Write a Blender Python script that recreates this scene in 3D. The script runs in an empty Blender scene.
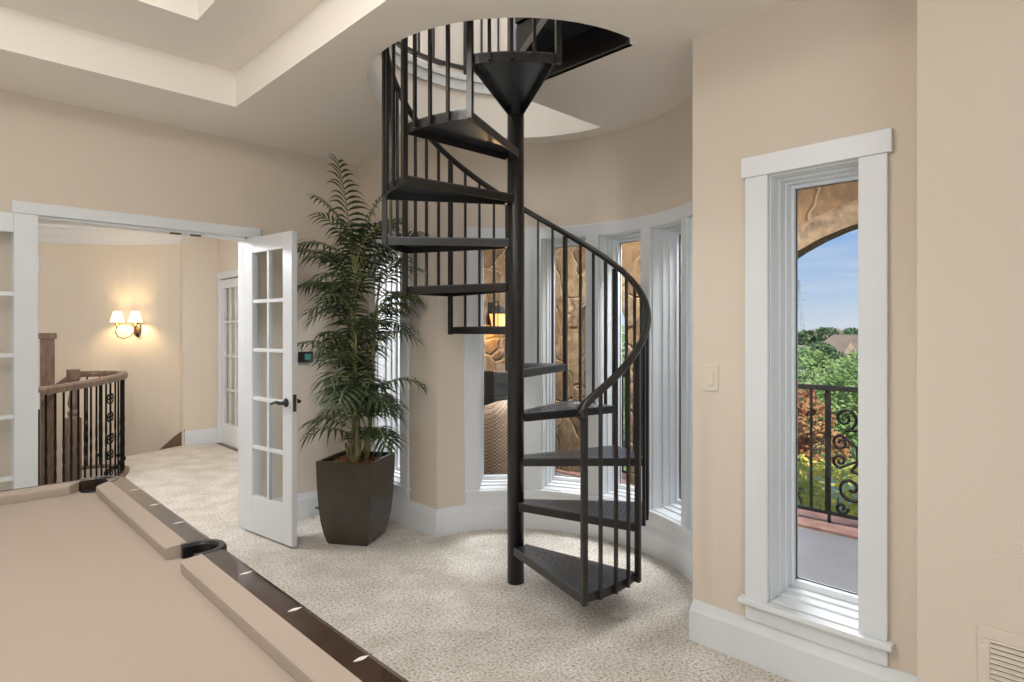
import bpy, bmesh, math, random
from mathutils import Vector, Matrix
from mathutils.geometry import tessellate_polygon
C = bpy.context.scene.collection
PI = math.pi
R = math.radians
random.seed(7)

# ------------------------------------------------------------------ materials
def mat(name, col, rough=0.6, metal=0.0, bump=0.0, bscale=200.0, var=0.0, vscale=8.0, spec=0.5, coat=0.0):
    m = bpy.data.materials.new(name); m.use_nodes = True
    nt = m.node_tree; b = nt.nodes['Principled BSDF']
    b.inputs['Base Color'].default_value = (*col, 1)
    b.inputs['Roughness'].default_value = rough
    b.inputs['Metallic'].default_value = metal
    b.inputs['Specular IOR Level'].default_value = spec
    b.inputs['Coat Weight'].default_value = coat
    tc = nt.nodes.new('ShaderNodeTexCoord')
    if bump:
        n = nt.nodes.new('ShaderNodeTexNoise'); n.inputs['Scale'].default_value = bscale; n.inputs['Detail'].default_value = 3
        nt.links.new(tc.outputs['Object'], n.inputs['Vector'])
        bp = nt.nodes.new('ShaderNodeBump'); bp.inputs['Strength'].default_value = bump; bp.inputs['Distance'].default_value = 0.01
        nt.links.new(n.outputs['Fac'], bp.inputs['Height']); nt.links.new(bp.outputs['Normal'], b.inputs['Normal'])
    if var:
        n2 = nt.nodes.new('ShaderNodeTexNoise'); n2.inputs['Scale'].default_value = vscale; n2.inputs['Detail'].default_value = 4
        nt.links.new(tc.outputs['Object'], n2.inputs['Vector'])
        r = nt.nodes.new('ShaderNodeValToRGB')
        r.color_ramp.elements[0].position = 0.3; r.color_ramp.elements[1].position = 0.7
        r.color_ramp.elements[0].color = (*[max(0, c * (1 - var)) for c in col], 1)
        r.color_ramp.elements[1].color = (*[min(1, c * (1 + var)) for c in col], 1)
        nt.links.new(n2.outputs['Fac'], r.inputs['Fac']); nt.links.new(r.outputs['Color'], b.inputs['Base Color'])
    return m

def ramp(nt, stops, interp='LINEAR'):
    r = nt.nodes.new('ShaderNodeValToRGB'); cr = r.color_ramp; cr.interpolation = interp
    while len(cr.elements) < len(stops): cr.elements.new(0.5)
    for e, (p, c) in zip(cr.elements, stops):
        e.position = p; e.color = (*c, 1)
    return r

def carpet_mat():
    m = mat('carpet', (0.6, 0.5, 0.4), 0.95, spec=0.1)
    nt = m.node_tree; b = nt.nodes['Principled BSDF']; tc = nt.nodes.new('ShaderNodeTexCoord')
    n1 = nt.nodes.new('ShaderNodeTexNoise'); n1.inputs['Scale'].default_value = 75; n1.inputs['Detail'].default_value = 4; n1.inputs['Roughness'].default_value = 0.7
    n2 = nt.nodes.new('ShaderNodeTexNoise'); n2.inputs['Scale'].default_value = 5; n2.inputs['Detail'].default_value = 3
    nt.links.new(tc.outputs['Object'], n1.inputs['Vector']); nt.links.new(tc.outputs['Object'], n2.inputs['Vector'])
    r1 = ramp(nt, [(0.33, (0.30, 0.24, 0.18)), (0.42, (0.66, 0.585, 0.50)), (0.54, (0.90, 0.85, 0.78)), (0.66, (0.97, 0.96, 0.93))])
    nt.links.new(n1.outputs['Fac'], r1.inputs['Fac'])
    r2 = ramp(nt, [(0.35, (0.82, 0.80, 0.77)), (0.65, (1, 1, 1))])
    nt.links.new(n2.outputs['Fac'], r2.inputs['Fac'])
    mx = nt.nodes.new('ShaderNodeMix'); mx.data_type = 'RGBA'; mx.blend_type = 'MULTIPLY'; mx.inputs['Factor'].default_value = 1
    nt.links.new(r1.outputs['Color'], mx.inputs['A']); nt.links.new(r2.outputs['Color'], mx.inputs['B'])
    nt.links.new(mx.outputs['Result'], b.inputs['Base Color'])
    bp = nt.nodes.new('ShaderNodeBump'); bp.inputs['Strength'].default_value = 0.7; bp.inputs['Distance'].default_value = 0.015
    nt.links.new(n1.outputs['Fac'], bp.inputs['Height']); nt.links.new(bp.outputs['Normal'], b.inputs['Normal'])
    return m

def stone_mat():
    m = mat('stone', (0.4, 0.3, 0.2), 0.9, spec=0.2)
    nt = m.node_tree; b = nt.nodes['Principled BSDF']; tc = nt.nodes.new('ShaderNodeTexCoord')
    nz = nt.nodes.new('ShaderNodeTexNoise'); nz.inputs['Scale'].default_value = 3
    nt.links.new(tc.outputs['Object'], nz.inputs['Vector'])
    mxv = nt.nodes.new('ShaderNodeMix'); mxv.data_type = 'RGBA'; mxv.inputs['Factor'].default_value = 0.22
    nt.links.new(tc.outputs['Object'], mxv.inputs['A']); nt.links.new(nz.outputs['Color'], mxv.inputs['B'])
    v = nt.nodes.new('ShaderNodeTexVoronoi'); v.inputs['Scale'].default_value = 2.7
    ve = nt.nodes.new('ShaderNodeTexVoronoi'); ve.feature = 'DISTANCE_TO_EDGE'; ve.inputs['Scale'].default_value = 2.7
    nt.links.new(mxv.outputs['Result'], v.inputs['Vector']); nt.links.new(mxv.outputs['Result'], ve.inputs['Vector'])
    sp = nt.nodes.new('ShaderNodeSeparateColor'); nt.links.new(v.outputs['Color'], sp.inputs['Color'])
    rc = ramp(nt, [(0.0, (0.085, 0.050, 0.025)), (0.35, (0.115, 0.073, 0.038)), (0.7, (0.14, 0.094, 0.051)), (1.0, (0.18, 0.132, 0.080))])
    nt.links.new(sp.outputs['Red'], rc.inputs['Fac'])
    n = nt.nodes.new('ShaderNodeTexNoise'); n.inputs['Scale'].default_value = 11; n.inputs['Detail'].default_value = 9; n.inputs['Roughness'].default_value = 0.65
    nt.links.new(tc.outputs['Object'], n.inputs['Vector'])
    rn = ramp(nt, [(0.3, (0.36, 0.33, 0.30)), (0.7, (1.1, 1.07, 1.04))]); nt.links.new(n.outputs['Fac'], rn.inputs['Fac'])
    m1 = nt.nodes.new('ShaderNodeMix'); m1.data_type = 'RGBA'; m1.blend_type = 'MULTIPLY'; m1.inputs['Factor'].default_value = 1
    nt.links.new(rc.outputs['Color'], m1.inputs['A']); nt.links.new(rn.outputs['Color'], m1.inputs['B'])
    re = ramp(nt, [(0.0, (0, 0, 0)), (0.035, (1, 1, 1))]); nt.links.new(ve.outputs['Distance'], re.inputs['Fac'])
    m2 = nt.nodes.new('ShaderNodeMix'); m2.data_type = 'RGBA'
    nt.links.new(re.outputs['Color'], m2.inputs['Factor']); m2.inputs['A'].default_value = (0.15, 0.11, 0.065, 1)
    nt.links.new(m1.outputs['Result'], m2.inputs['B']); nt.links.new(m2.outputs['Result'], b.inputs['Base Color'])
    bp = nt.nodes.new('ShaderNodeBump'); bp.inputs['Strength'].default_value = 0.7; bp.inputs['Distance'].default_value = 0.03
    ad = nt.nodes.new('ShaderNodeMath'); ad.operation = 'MULTIPLY_ADD'; ad.inputs[1].default_value = 0.4
    nt.links.new(n.outputs['Fac'], ad.inputs[0]); nt.links.new(re.outputs['Color'], ad.inputs[2])
    nt.links.new(ad.outputs[0], bp.inputs['Height']); nt.links.new(bp.outputs['Normal'], b.inputs['Normal'])
    return m

def glass_mat():
    m = bpy.data.materials.new('clear_glass'); m.use_nodes = True; nt = m.node_tree
    nt.nodes.remove(nt.nodes['Principled BSDF']); out = nt.nodes['Material Output']
    t = nt.nodes.new('ShaderNodeBsdfTransparent'); t.inputs['Color'].default_value = (0.97, 0.98, 0.98, 1)
    g = nt.nodes.new('ShaderNodeBsdfGlossy'); g.inputs['Roughness'].default_value = 0.02
    lw = nt.nodes.new('ShaderNodeLayerWeight'); pw = nt.nodes.new('ShaderNodeMath'); pw.operation = 'POWER'; pw.inputs[1].default_value = 5.0
    nt.links.new(lw.outputs['Facing'], pw.inputs[0])
    f = nt.nodes.new('ShaderNodeMath'); f.operation = 'MULTIPLY_ADD'; f.inputs[1].default_value = 0.45; f.inputs[2].default_value = 0.02
    nt.links.new(pw.outputs[0], f.inputs[0])
    mx = nt.nodes.new('ShaderNodeMixShader')
    nt.links.new(f.outputs[0], mx.inputs[0]); nt.links.new(t.outputs[0], mx.inputs[1]); nt.links.new(g.outputs[0], mx.inputs[2])
    nt.links.new(mx.outputs[0], out.inputs['Surface'])
    return m

def emit(name, col, strength, base=(0.9, 0.85, 0.75)):
    m = mat(name, base, 0.6); b = m.node_tree.nodes['Principled BSDF']
    b.inputs['Emission Color'].default_value = (*col, 1); b.inputs['Emission Strength'].default_value = strength
    return m

def leaf_mat(name, c1, c2, scale=30):
    m = mat(name, c1, 0.5, spec=0.3); nt = m.node_tree; b = nt.nodes['Principled BSDF']
    tc = nt.nodes.new('ShaderNodeTexCoord'); n = nt.nodes.new('ShaderNodeTexNoise'); n.inputs['Scale'].default_value = scale
    nt.links.new(tc.outputs['Object'], n.inputs['Vector'])
    r = ramp(nt, [(0.35, c1), (0.65, c2)]); nt.links.new(n.outputs['Fac'], r.inputs['Fac'])
    nt.links.new(r.outputs['Color'], b.inputs['Base Color'])
    return m

def wicker_mat():
    m = mat('wicker', (0.2, 0.13, 0.08), 0.6); nt = m.node_tree; b = nt.nodes['Principled BSDF']
    tc = nt.nodes.new('ShaderNodeTexCoord')
    w = nt.nodes.new('ShaderNodeTexChecker'); w.inputs['Scale'].default_value = 70
    w.inputs['Color1'].default_value = (0.07, 0.045, 0.03, 1); w.inputs['Color2'].default_value = (0.26, 0.185, 0.12, 1)
    nt.links.new(tc.outputs['Object'], w.inputs['Vector']); nt.links.new(w.outputs['Color'], b.inputs['Base Color'])
    bp = nt.nodes.new('ShaderNodeBump'); bp.inputs['Strength'].default_value = 0.6; bp.inputs['Distance'].default_value = 0.01
    nt.links.new(w.outputs['Fac'], bp.inputs['Height']); nt.links.new(bp.outputs['Normal'], b.inputs['Normal'])
    return m

def wood_mat(name, c1, c2, rough=0.35, scale=6, stretch=(1, 12, 12), coat=0.0):
    m = mat(name, c1, rough, coat=coat); nt = m.node_tree; b = nt.nodes['Principled BSDF']
    tc = nt.nodes.new('ShaderNodeTexCoord'); mp = nt.nodes.new('ShaderNodeMapping'); mp.inputs['Scale'].default_value = stretch
    n = nt.nodes.new('ShaderNodeTexNoise'); n.inputs['Scale'].default_value = scale; n.inputs['Detail'].default_value = 5
    nt.links.new(tc.outputs['Object'], mp.inputs['Vector']); nt.links.new(mp.outputs['Vector'], n.inputs['Vector'])
    r = ramp(nt, [(0.35, c1), (0.65, c2)]); nt.links.new(n.outputs['Fac'], r.inputs['Fac'])
    nt.links.new(r.outputs['Color'], b.inputs['Base Color'])
    return m

M = dict(
    wall=mat('painted_wall', (0.72, 0.625, 0.525), 0.85, bump=0.12, bscale=130, spec=0.25),
    hallwall=mat('hall_wall_paint', (0.78, 0.69, 0.57), 0.85, bump=0.12, bscale=130, spec=0.25),
    ceil=mat('painted_ceiling', (0.92, 0.86, 0.785), 0.9, bump=0.15, bscale=110, spec=0.2),
    upper=mat('upper_wall_paint', (0.80, 0.75, 0.69), 0.9, bump=0.1, bscale=130, spec=0.2),
    trim=mat('white_trim', (0.77, 0.79, 0.81), 0.35, spec=0.5),
    carpet=carpet_mat(),
    iron=mat('black_painted_steel', (0.014, 0.012, 0.011), 0.32, 0.0, spec=0.6, bump=0.05, bscale=60),
    plate=mat('diamond_plate_steel_sheen', (0.11, 0.122, 0.14), 0.28, 0.7, spec=0.6, bump=0.05, bscale=60),  # base lightened and cooled to carry window reflections on the tread tops
    wrought=mat('wrought_iron', (0.008, 0.007, 0.006), 0.75, 0.0, spec=0.2),
    felt=mat('taupe_felt', (0.425, 0.352, 0.293), 0.95, bump=0.1, bscale=500, spec=0.05),
    espresso=wood_mat('espresso_wood', (0.032, 0.016, 0.011), (0.055, 0.028, 0.018), 0.22, 5, (12, 1, 12), 0.3),
    leather=mat('black_leather', (0.012, 0.011, 0.011), 0.35, bump=0.15, bscale=150),
    pearl=mat('pearl_inlay', (0.85, 0.83, 0.78), 0.25),
    pot=mat('bronze_glaze', (0.042, 0.031, 0.021), 0.25, 0.0, bump=0.2, bscale=45, var=0.35, vscale=5, coat=0.3),
    soil=mat('bark_mulch', (0.22, 0.09, 0.045), 0.95, bump=1.0, bscale=60, var=0.6, vscale=60),
    cane=mat('palm_cane', (0.20, 0.17, 0.07), 0.6, var=0.4, vscale=20),
    leaf=leaf_mat('palm_leaf', (0.030, 0.050, 0.025), (0.080, 0.112, 0.050), 9),
    rib=mat('palm_rib', (0.28, 0.30, 0.10), 0.5),
    glass=glass_mat(),
    stone=stone_mat(),
    stonelight=mat('arch_stone', (0.095, 0.066, 0.040), 0.9, bump=1.0, bscale=22, var=0.5, vscale=14, spec=0.2),
    deckfloor=mat('balcony_floor', (0.135, 0.128, 0.13), 0.5, bump=0.1, bscale=20, var=0.12, vscale=4),
    redstone=mat('red_flagstone', (0.20, 0.105, 0.08), 0.8, var=0.3, vscale=8),
    porchwood=wood_mat('porch_ceiling_wood', (0.09, 0.05, 0.03), (0.15, 0.085, 0.05), 0.6, 5, (12, 1, 1)),
    oldwood=wood_mat('stair_wood', (0.115, 0.07, 0.047), (0.20, 0.13, 0.095), 0.35, 6, (6, 6, 1)),
    wicker=wicker_mat(),
    cushion=mat('tan_cushion', (0.42, 0.31, 0.22), 0.9),
    black=mat('black_plastic', (0.012, 0.012, 0.013), 0.4),
    screen=emit('teal_screen', (0.1, 0.45, 0.4), 0.25, (0.02, 0.05, 0.05)),
    switch=mat('switch_plate_plastic', (0.72, 0.64, 0.53), 0.4),
    bronze=mat('aged_bronze', (0.16, 0.10, 0.06), 0.4, 0.6),
    shade=emit('lit_fabric_shade', (1.0, 0.78, 0.46), 1.9),
    lampglass=emit('lit_lantern_glass', (1.0, 0.55, 0.16), 1.3, (0.35, 0.22, 0.1)),
    dark=mat('dark_recess', (0.02, 0.018, 0.016), 0.9),
    lawn=leaf_mat('lawn_grass', (0.55, 0.53, 0.26), (0.70, 0.66, 0.40), 0.05),
    green=leaf_mat('green_leaves', (0.20, 0.32, 0.08), (0.42, 0.54, 0.20), 1.6),
    dgreen=leaf_mat('dark_green_leaves', (0.07, 0.13, 0.05), (0.15, 0.23, 0.09), 0.5),
    red=leaf_mat('red_leaves', (0.40, 0.13, 0.06), (0.58, 0.34, 0.14), 2.5),
    yellow=leaf_mat('yellow_green_leaves', (0.46, 0.46, 0.06), (0.80, 0.70, 0.16), 2.5),
    bark=mat('bark', (0.13, 0.09, 0.06), 0.9),
    brick=mat('tan_brick', (0.50, 0.36, 0.27), 0.9, var=0.15, vscale=1),
    roof=mat('grey_brown_shingles', (0.30, 0.225, 0.165), 0.9, var=0.15, vscale=0.5),
    steelgrey=mat('galvanised_steel', (0.45, 0.47, 0.5), 0.5, 0.5),
    hardwood=wood_mat('lower_hardwood', (0.25, 0.15, 0.08), (0.36, 0.23, 0.13), 0.35, 4, (1, 10, 1)),
)

# ------------------------------------------------------------------ builders
def obj(name, bm, material, parent=None, smooth=False, bevel=0.0, recalc=True):
    if recalc: bmesh.ops.recalc_face_normals(bm, faces=bm.faces)
    me = bpy.data.meshes.new(name); bm.to_mesh(me); bm.free()
    me.materials.append(M[material] if isinstance(material, str) else material)
    if smooth:
        for p in me.polygons: p.use_smooth = True
    o = bpy.data.objects.new(name, me); C.objects.link(o)
    if parent: o.parent = parent
    if bevel:
        md = o.modifiers.new('Bevel', 'BEVEL'); md.width = bevel; md.segments = 2; md.limit_method = 'ANGLE'; md.angle_limit = R(40)
    return o

def tag(o, label=None, cat=None, group=None, kind=None):
    if label: o['label'] = label
    if cat: o['category'] = cat
    if group: o['group'] = group
    if kind: o['kind'] = kind
    return o

def empty(name, loc=(0, 0, 0), rz=0.0):
    o = bpy.data.objects.new(name, None); C.objects.link(o); o.location = loc; o.rotation_euler = (0, 0, rz)
    o.empty_display_size = 0.1
    return o

def struct(name, bm, material, **k):
    label = k.pop('label', None); cat = k.pop('cat', None)
    o = obj(name, bm, material, **k); o['kind'] = 'structure'
    tag(o, label, cat)
    return o

def BM(): return bmesh.new()

def box(bm, x0, x1, y0, y1, z0, z1, mx=None):
    v = [bm.verts.new(Vector(p)) for p in ((x0, y0, z0), (x1, y0, z0), (x1, y1, z0), (x0, y1, z0), (x0, y0, z1), (x1, y0, z1), (x1, y1, z1), (x0, y1, z1))]
    for f in ((0, 3, 2, 1), (4, 5, 6, 7), (0, 1, 5, 4), (1, 2, 6, 5), (2, 3, 7, 6), (3, 0, 4, 7)): bm.faces.new([v[i] for i in f])
    if mx is not None:
        for a in v: a.co = mx @ a.co
    return v

def prism(bm, pts, d, mx=None):
    """closed polygon pts (3D) extruded by vector d"""
    a = [bm.verts.new(Vector(p)) for p in pts]; b = [bm.verts.new(Vector(p) + Vector(d)) for p in pts]
    n = len(pts)
    bm.faces.new(a[::-1]); bm.faces.new(b)
    for i in range(n): bm.faces.new((a[i], a[(i + 1) % n], b[(i + 1) % n], b[i]))
    if mx is not None:
        for q in a + b: q.co = mx @ q.co

def tube(bm, pts, rad, seg=8, closed=False, cap=True, prof=None):
    """sweep a circle (or profile of (side, up)) along pts"""
    pts = [Vector(p) for p in pts]; n = len(pts); rings = []
    for i, p in enumerate(pts):
        a = pts[(i - 1) % n] if (closed or i > 0) else p
        b = pts[(i + 1) % n] if (closed or i < n - 1) else p
        t = (b - a).normalized()
        ref = Vector((0, 0, 1)) if abs(t.z) < 0.95 else Vector((1, 0, 0))
        s = t.cross(ref).normalized(); u = s.cross(t).normalized()
        r = rad[i] if isinstance(rad, (list, tuple)) else rad
        if prof: rings.append([bm.verts.new(p + s * q[0] + u * q[1]) for q in prof])
        else: rings.append([bm.verts.new(p + (s * math.cos(2 * PI * k / seg) + u * math.sin(2 * PI * k / seg)) * r) for k in range(seg)])
    m = len(rings[0])
    for i in range(n if closed else n - 1):
        A, B = rings[i], rings[(i + 1) % n]
        for k in range(m): bm.faces.new((A[k], A[(k + 1) % m], B[(k + 1) % m], B[k]))
    if cap and not closed: bm.faces.new(rings[0][::-1]); bm.faces.new(rings[-1])

def lathe(bm, prof, loc=(0, 0, 0), seg=16, a0=0, a1=2 * PI, cap=True):
    full = abs(a1 - a0 - 2 * PI) < 1e-6; n = seg if full else seg + 1; L = Vector(loc); rings = []
    for r, z in prof:
        rings.append([bm.verts.new(L + Vector((r * math.cos(a0 + (a1 - a0) * k / seg), r * math.sin(a0 + (a1 - a0) * k / seg), z))) for k in range(n)])
    for A, B in zip(rings, rings[1:]):
        for k in range(n if full else n - 1): bm.faces.new((A[k], A[(k + 1) % n], B[(k + 1) % n], B[k]))
    if cap and full: bm.faces.new(rings[0][::-1]); bm.faces.new(rings[-1])

def single(fn, *a, **k):
    bm = BM(); fn(bm, *a, **k); return bm

def strip(bm, pts2, prof):
    """open moulding: profile (out, z) mitred along plan polyline pts2, 'out' to the left of travel"""
    n = len(pts2); rings = []
    P = [Vector((p[0], p[1], 0)) for p in pts2]
    for i in range(n):
        ns = []
        if i > 0: d = (P[i] - P[i - 1]).normalized(); ns.append(Vector((-d.y, d.x, 0)))
        if i < n - 1: d = (P[i + 1] - P[i]).normalized(); ns.append(Vector((-d.y, d.x, 0)))
        m = ns[0] if len(ns) == 1 else (ns[0] + ns[1]).normalized()
        sc = 1 / max(0.3, m.dot(ns[0]))
        rings.append([bm.verts.new(P[i] + m * (q[0] * sc) + Vector((0, 0, q[1]))) for q in prof])
    k = len(prof)
    for A, B in zip(rings, rings[1:]):
        for j in range(k): bm.faces.new((A[j], A[(j + 1) % k], B[(j + 1) % k], B[j]))
    bm.faces.new(rings[0][::-1]); bm.faces.new(rings[-1])

# ------------------------------------------------------------------ plan constants
H = 2.70                      # ceiling
EX, EY, EA, EB = 2.45, 2.355, 0.84, 0.95     # rotunda ellipse
PX, PY = 2.358, 2.401         # stair pole
def ell(deg, off=0.0):
    a = R(deg); x, y = EX + EA * math.cos(a), EY + EB * math.sin(a)
    n = Vector((math.cos(a) / EA, math.sin(a) / EB)).normalized()
    return x + n.x * off, y + n.y * off
A_END = 86.6                  # the ellipse meets the exterior wall plane x = 2.5
BASE = [(0, 0.0), (0.022, 0.0), (0.022, 0.135), (0.016, 0.15), (0.012, 0.165), (0.008, 0.18), (0, 0.18)]

# ---- floor
wc = (0.4, 7.0, 2.15)        # curved stairwell wall
def well(deg): return wc[0] + wc[2] * math.cos(R(deg)), wc[1] + wc[2] * math.sin(R(deg))
WELL_EDGE = [(-1.2, 4.95), (-0.4, 5.0), (0.2, 5.22), (0.6, 5.56), (0.95, 6.03), (1.25, 6.55), (1.43, 7.0), (1.50, 7.4), (1.58, 7.75), (2.12, 7.97)]
fl = [(-3.6, -3.1), (2.62, -3.1), (2.62, 1.3)] + [ell(d, 0.06) for d in range(-86, 87, 4)] + [(2.62, 3.5), (2.62, 4.4), (2.75, 4.4), (2.75, 8.05), (2.3, 8.05)] + WELL_EDGE[::-1] + [(-3.6, 4.95)]
bm = BM(); prism(bm, [(x, y, 0) for x, y in fl], (0, 0, -0.25))
struct('floor', bm, 'carpet', label='beige speckled carpet through the room and hall', cat='floor')
bm = BM(); box(bm, -4.2, 3.2, 4.4, 11.2, -2.9, -2.8)
struct('floor_lower', bm, 'hardwood')

# ---- walls
def wall_boxes(name, boxes, material='wall', **k):
    bm = BM()
    for b in boxes: box(bm, *b)
    return struct(name, bm, material, **k)
W0 = (3.62, 4.14); W6 = (0.63, 1.155)   # outer casing edges of the two flat windows
CAS = 0.095
def exterior_boxes(y0, y1, wins):
    out = []; y = y0
    for a, b in wins:
        a += CAS; b -= CAS
        out += [(2.5, 2.72, y, a, 0, H), (2.5, 2.72, a, b, 0, 0.275), (2.5, 2.72, a, b, 2.025, H)]; y = b
    out.append((2.5, 2.72, y, y1, 0, H)); return out
wall_boxes('wall_right', exterior_boxes(-3.1, 1.39, [W6]), label='beige right wall around the tall window', cat='wall')
wall_boxes('wall_back', exterior_boxes(3.305, 4.45, [W0]), label='beige wall behind the potted palm', cat='wall')
wall_boxes('wall_near', [(2.3, 2.5, -3.1, 0.50, 0, H)], label='nearest beige wall at the right edge', cat='wall')
DX0, DX1, DH = 0.45, 1.63, 2.035
wall_boxes('wall_left', [(-3.6, DX0, 4.33, 4.45, 0, H), (DX0, DX1, 4.33, 4.45, DH, H), (DX1, 2.5, 4.33, 4.45, 0, H)], label='beige wall with the french doors', cat='wall')
wall_boxes('wall_rear', [(-3.6, 2.3, -3.22, -3.1, 0, H)])
wall_boxes('wall_far_left', [(-3.72, -3.6, -3.1, 4.45, 0, H)])
# curved rotunda wall with five window openings (angles)
OPEN = [(65.0, 44.5), (36.5, 16.5), (10.6, -9.8), (-14.8, -34.0), (-38.0, -58.0)]
ZB, ZT = 0.275, 2.025
def curved(bm, degs, zs, off0, off1, skip):
    """grid of curved slab with holes; only outer skin and reveals"""
    nd, nz = len(degs) - 1, len(zs) - 1
    def solid(i, j):
        if i < 0 or j < 0 or i >= nd or j >= nz: return False
        return not skip(0.5 * (degs[i] + degs[i + 1]), 0.5 * (zs[j] + zs[j + 1]))
    V = {}
    def v(i, j, o):
        if (i, j, o) not in V: x, y = ell(degs[i], off1 if o else off0); V[(i, j, o)] = bm.verts.new((x, y, zs[j]))
        return V[(i, j, o)]
    for i in range(nd):
        for j in range(nz):
            if not solid(i, j): continue
            for o in (0, 1): bm.faces.new((v(i, j, o), v(i + 1, j, o), v(i + 1, j + 1, o), v(i, j + 1, o)))
            for di, dj, e in ((-1, 0, ((i, j), (i, j + 1))), (1, 0, ((i + 1, j), (i + 1, j + 1))), (0, -1, ((i, j), (i + 1, j))), (0, 1, ((i, j + 1), (i + 1, j + 1)))):
                if not solid(i + di, j + dj):
                    p, q = e; bm.faces.new((v(*p, 0), v(*q, 0), v(*q, 1), v(*p, 1)))
def in_open(d, z, g=0.0): return ZB - g < z < ZT + g and any(b - g < d < a + g for a, b in OPEN)
brk = sorted(set([A_END, -A_END] + [x for ab in OPEN for x in ab] + [d + 0.01 for d in range(-84, 86, 3)]), reverse=True)
bm = BM(); curved(bm, brk, [0, ZB, ZT, H], 0.0, 0.22, in_open)
struct('wall_rotunda', bm, 'wall', label='curved beige wall of the stair bay', cat='wall')
# continuous white casing band round the bay
TB0, TB1 = 72.5, -69.8
brk2 = [d for d in brk if TB1 < d < TB0]; brk2 = [TB0] + brk2 + [TB1]
bm = BM(); curved(bm, brk2, [0.18, ZB, ZT, 2.105], -0.02, 0.0005, in_open)
struct('trim_1', bm, 'trim', bevel=0.003, label='white casing band round the bay windows', cat='trim')
bm = BM(); curved(bm, [d for d in brk2], [ZB - 0.03, ZB], -0.038, -0.015, lambda d, z: False)
struct('trim_2', bm, 'trim', bevel=0.004, label='white curved stool under the bay windows', cat='trim')
bm = BM(); strip(bm, [ell(d) for d in [x * 3 for x in range(-28, 29)]], BASE)
b_r = struct('baseboard_rotunda', bm, 'trim')
bm = BM(); strip(bm, [(2.5, 0.50), (2.5, 1.39), (2.56, 1.39)], BASE); struct('baseboard_right', bm, 'trim')
bm = BM(); strip(bm, [(2.56, 3.305), (2.5, 3.305), (2.5, 4.33), (DX1 + 0.1, 4.33)], BASE); struct('baseboard_back', bm, 'trim')
bm = BM(); strip(bm, [(DX0 - 0.1, 4.33), (-3.6, 4.33), (-3.6, -3.1), (2.3, -3.1), (2.3, 0.5)], BASE); struct('baseboard_left', bm, 'trim')

# ---- windows
def window(idx, T, width, casing=True, label=None):
    """T maps (u along the wall to the viewer's right, v outward, z); opening is u in [0,width]"""
    root = empty('window_%d' % idx); root['kind'] = 'structure'; tag(root, label, 'window')
    def part(name, boxes, material, bev=0.003):
        bm = BM()
        for b in boxes: box(bm, *b, mx=T)
        return obj(name, bm, material, root, bevel=bev)
    w = width; z0, z1 = ZB, ZT
    if casing:
        part('casing', [(-CAS, 0.0, -0.02, 0.0, z0, z1), (w, w + CAS, -0.02, 0.0, z0, z1)], 'trim')
        part('head_casing', [(-CAS - 0.015, w + CAS + 0.015, -0.026, 0.0, z1, z1 + 0.085)], 'trim')
        part('stool', [(-CAS - 0.02, w + CAS + 0.02, -0.045, 0.0, z0 - 0.025, z0)], 'trim', 0.005)
        part('apron', [(-CAS, w + CAS, -0.018, 0.0, 0.182, z0 - 0.025)], 'trim')
    d0, d1 = 0.0, 0.218; t = 0.006
    def ring(l, r, bt, tp, l2, r2, bt2, tp2, v0, v1):
        return [(l, l2, v0, v1, bt, tp), (r2, r, v0, v1, bt, tp), (l2, r2, v0, v1, tp2, tp), (l2, r2, v0, v1, bt, bt2)]
    part('jamb', ring(0, w, z0, z1, t, w - t, z0 + t, z1 - t, d0, d1), 'trim', 0.002)
    part('stop', ring(t, w - t, z0 + t, z1 - t, 0.015, w - 0.015, z0 + 0.018, z1 - 0.014, 0.07, d1), 'trim', 0.003)
    part('blind_stop', ring(0.015, w - 0.015, z0 + 0.018, z1 - 0.014, 0.024, w - 0.024, z0 + 0.03, z1 - 0.022, 0.115, d1), 'trim', 0.003)
    s = 0.038; sb, st_ = z0 + 0.06, z1 - 0.037
    part('sash', ring(0.024, w - 0.024, z0 + 0.03, z1 - 0.022, s, w - s, sb, st_, 0.155, 0.20), 'trim', 0.004)
    g = 0.002
    part('gasket', ring(s, w - s, sb, st_, s + g, w - s - g, sb + g, st_ - g, 0.176, 0.186), 'black', 0)
    part('pane', [(s + g, w - s - g, 0.178, 0.184, sb + g, st_ - g)], 'glass', 0)
    return root
# flat windows: viewer looks toward +x, so u runs toward -y
def flatT(ytop): return Matrix(((0, 1, 0, 2.5), (-1, 0, 0, ytop), (0, 0, 1, 0), (0, 0, 0, 1)))
window(1, flatT(W6[1] - CAS), W6[1] - W6[0] - 2 * CAS, label='tall single window in the right wall')
window(2, flatT(W0[1] - CAS), W0[1] - W0[0] - 2 * CAS, label='window half hidden behind the potted palm')
names = ['bay window farthest left, lantern beyond', 'bay window right of the stair pole, stone pillar beyond', 'middle bay window behind the handrail', 'bay window to the right of the handrail', 'bay window nearest the light switch']
for i, (a, b) in enumerate(OPEN):
    p = Vector((*ell(a), 0)); q = Vector((*ell(b), 0)); u = (q - p); w = u.length; u.normalize(); n = Vector((-u.y, u.x, 0))
    if n.dot(Vector(((p + q) / 2 - Vector((EX, EY, 0))))) < 0: n = -n
    T = Matrix(((u.x, n.x, 0, p.x), (u.y, n.y, 0, p.y), (0, 0, 1, 0), (0, 0, 0, 1)))
    window(3 + i, T, w, casing=False, label=names[i])

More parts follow.
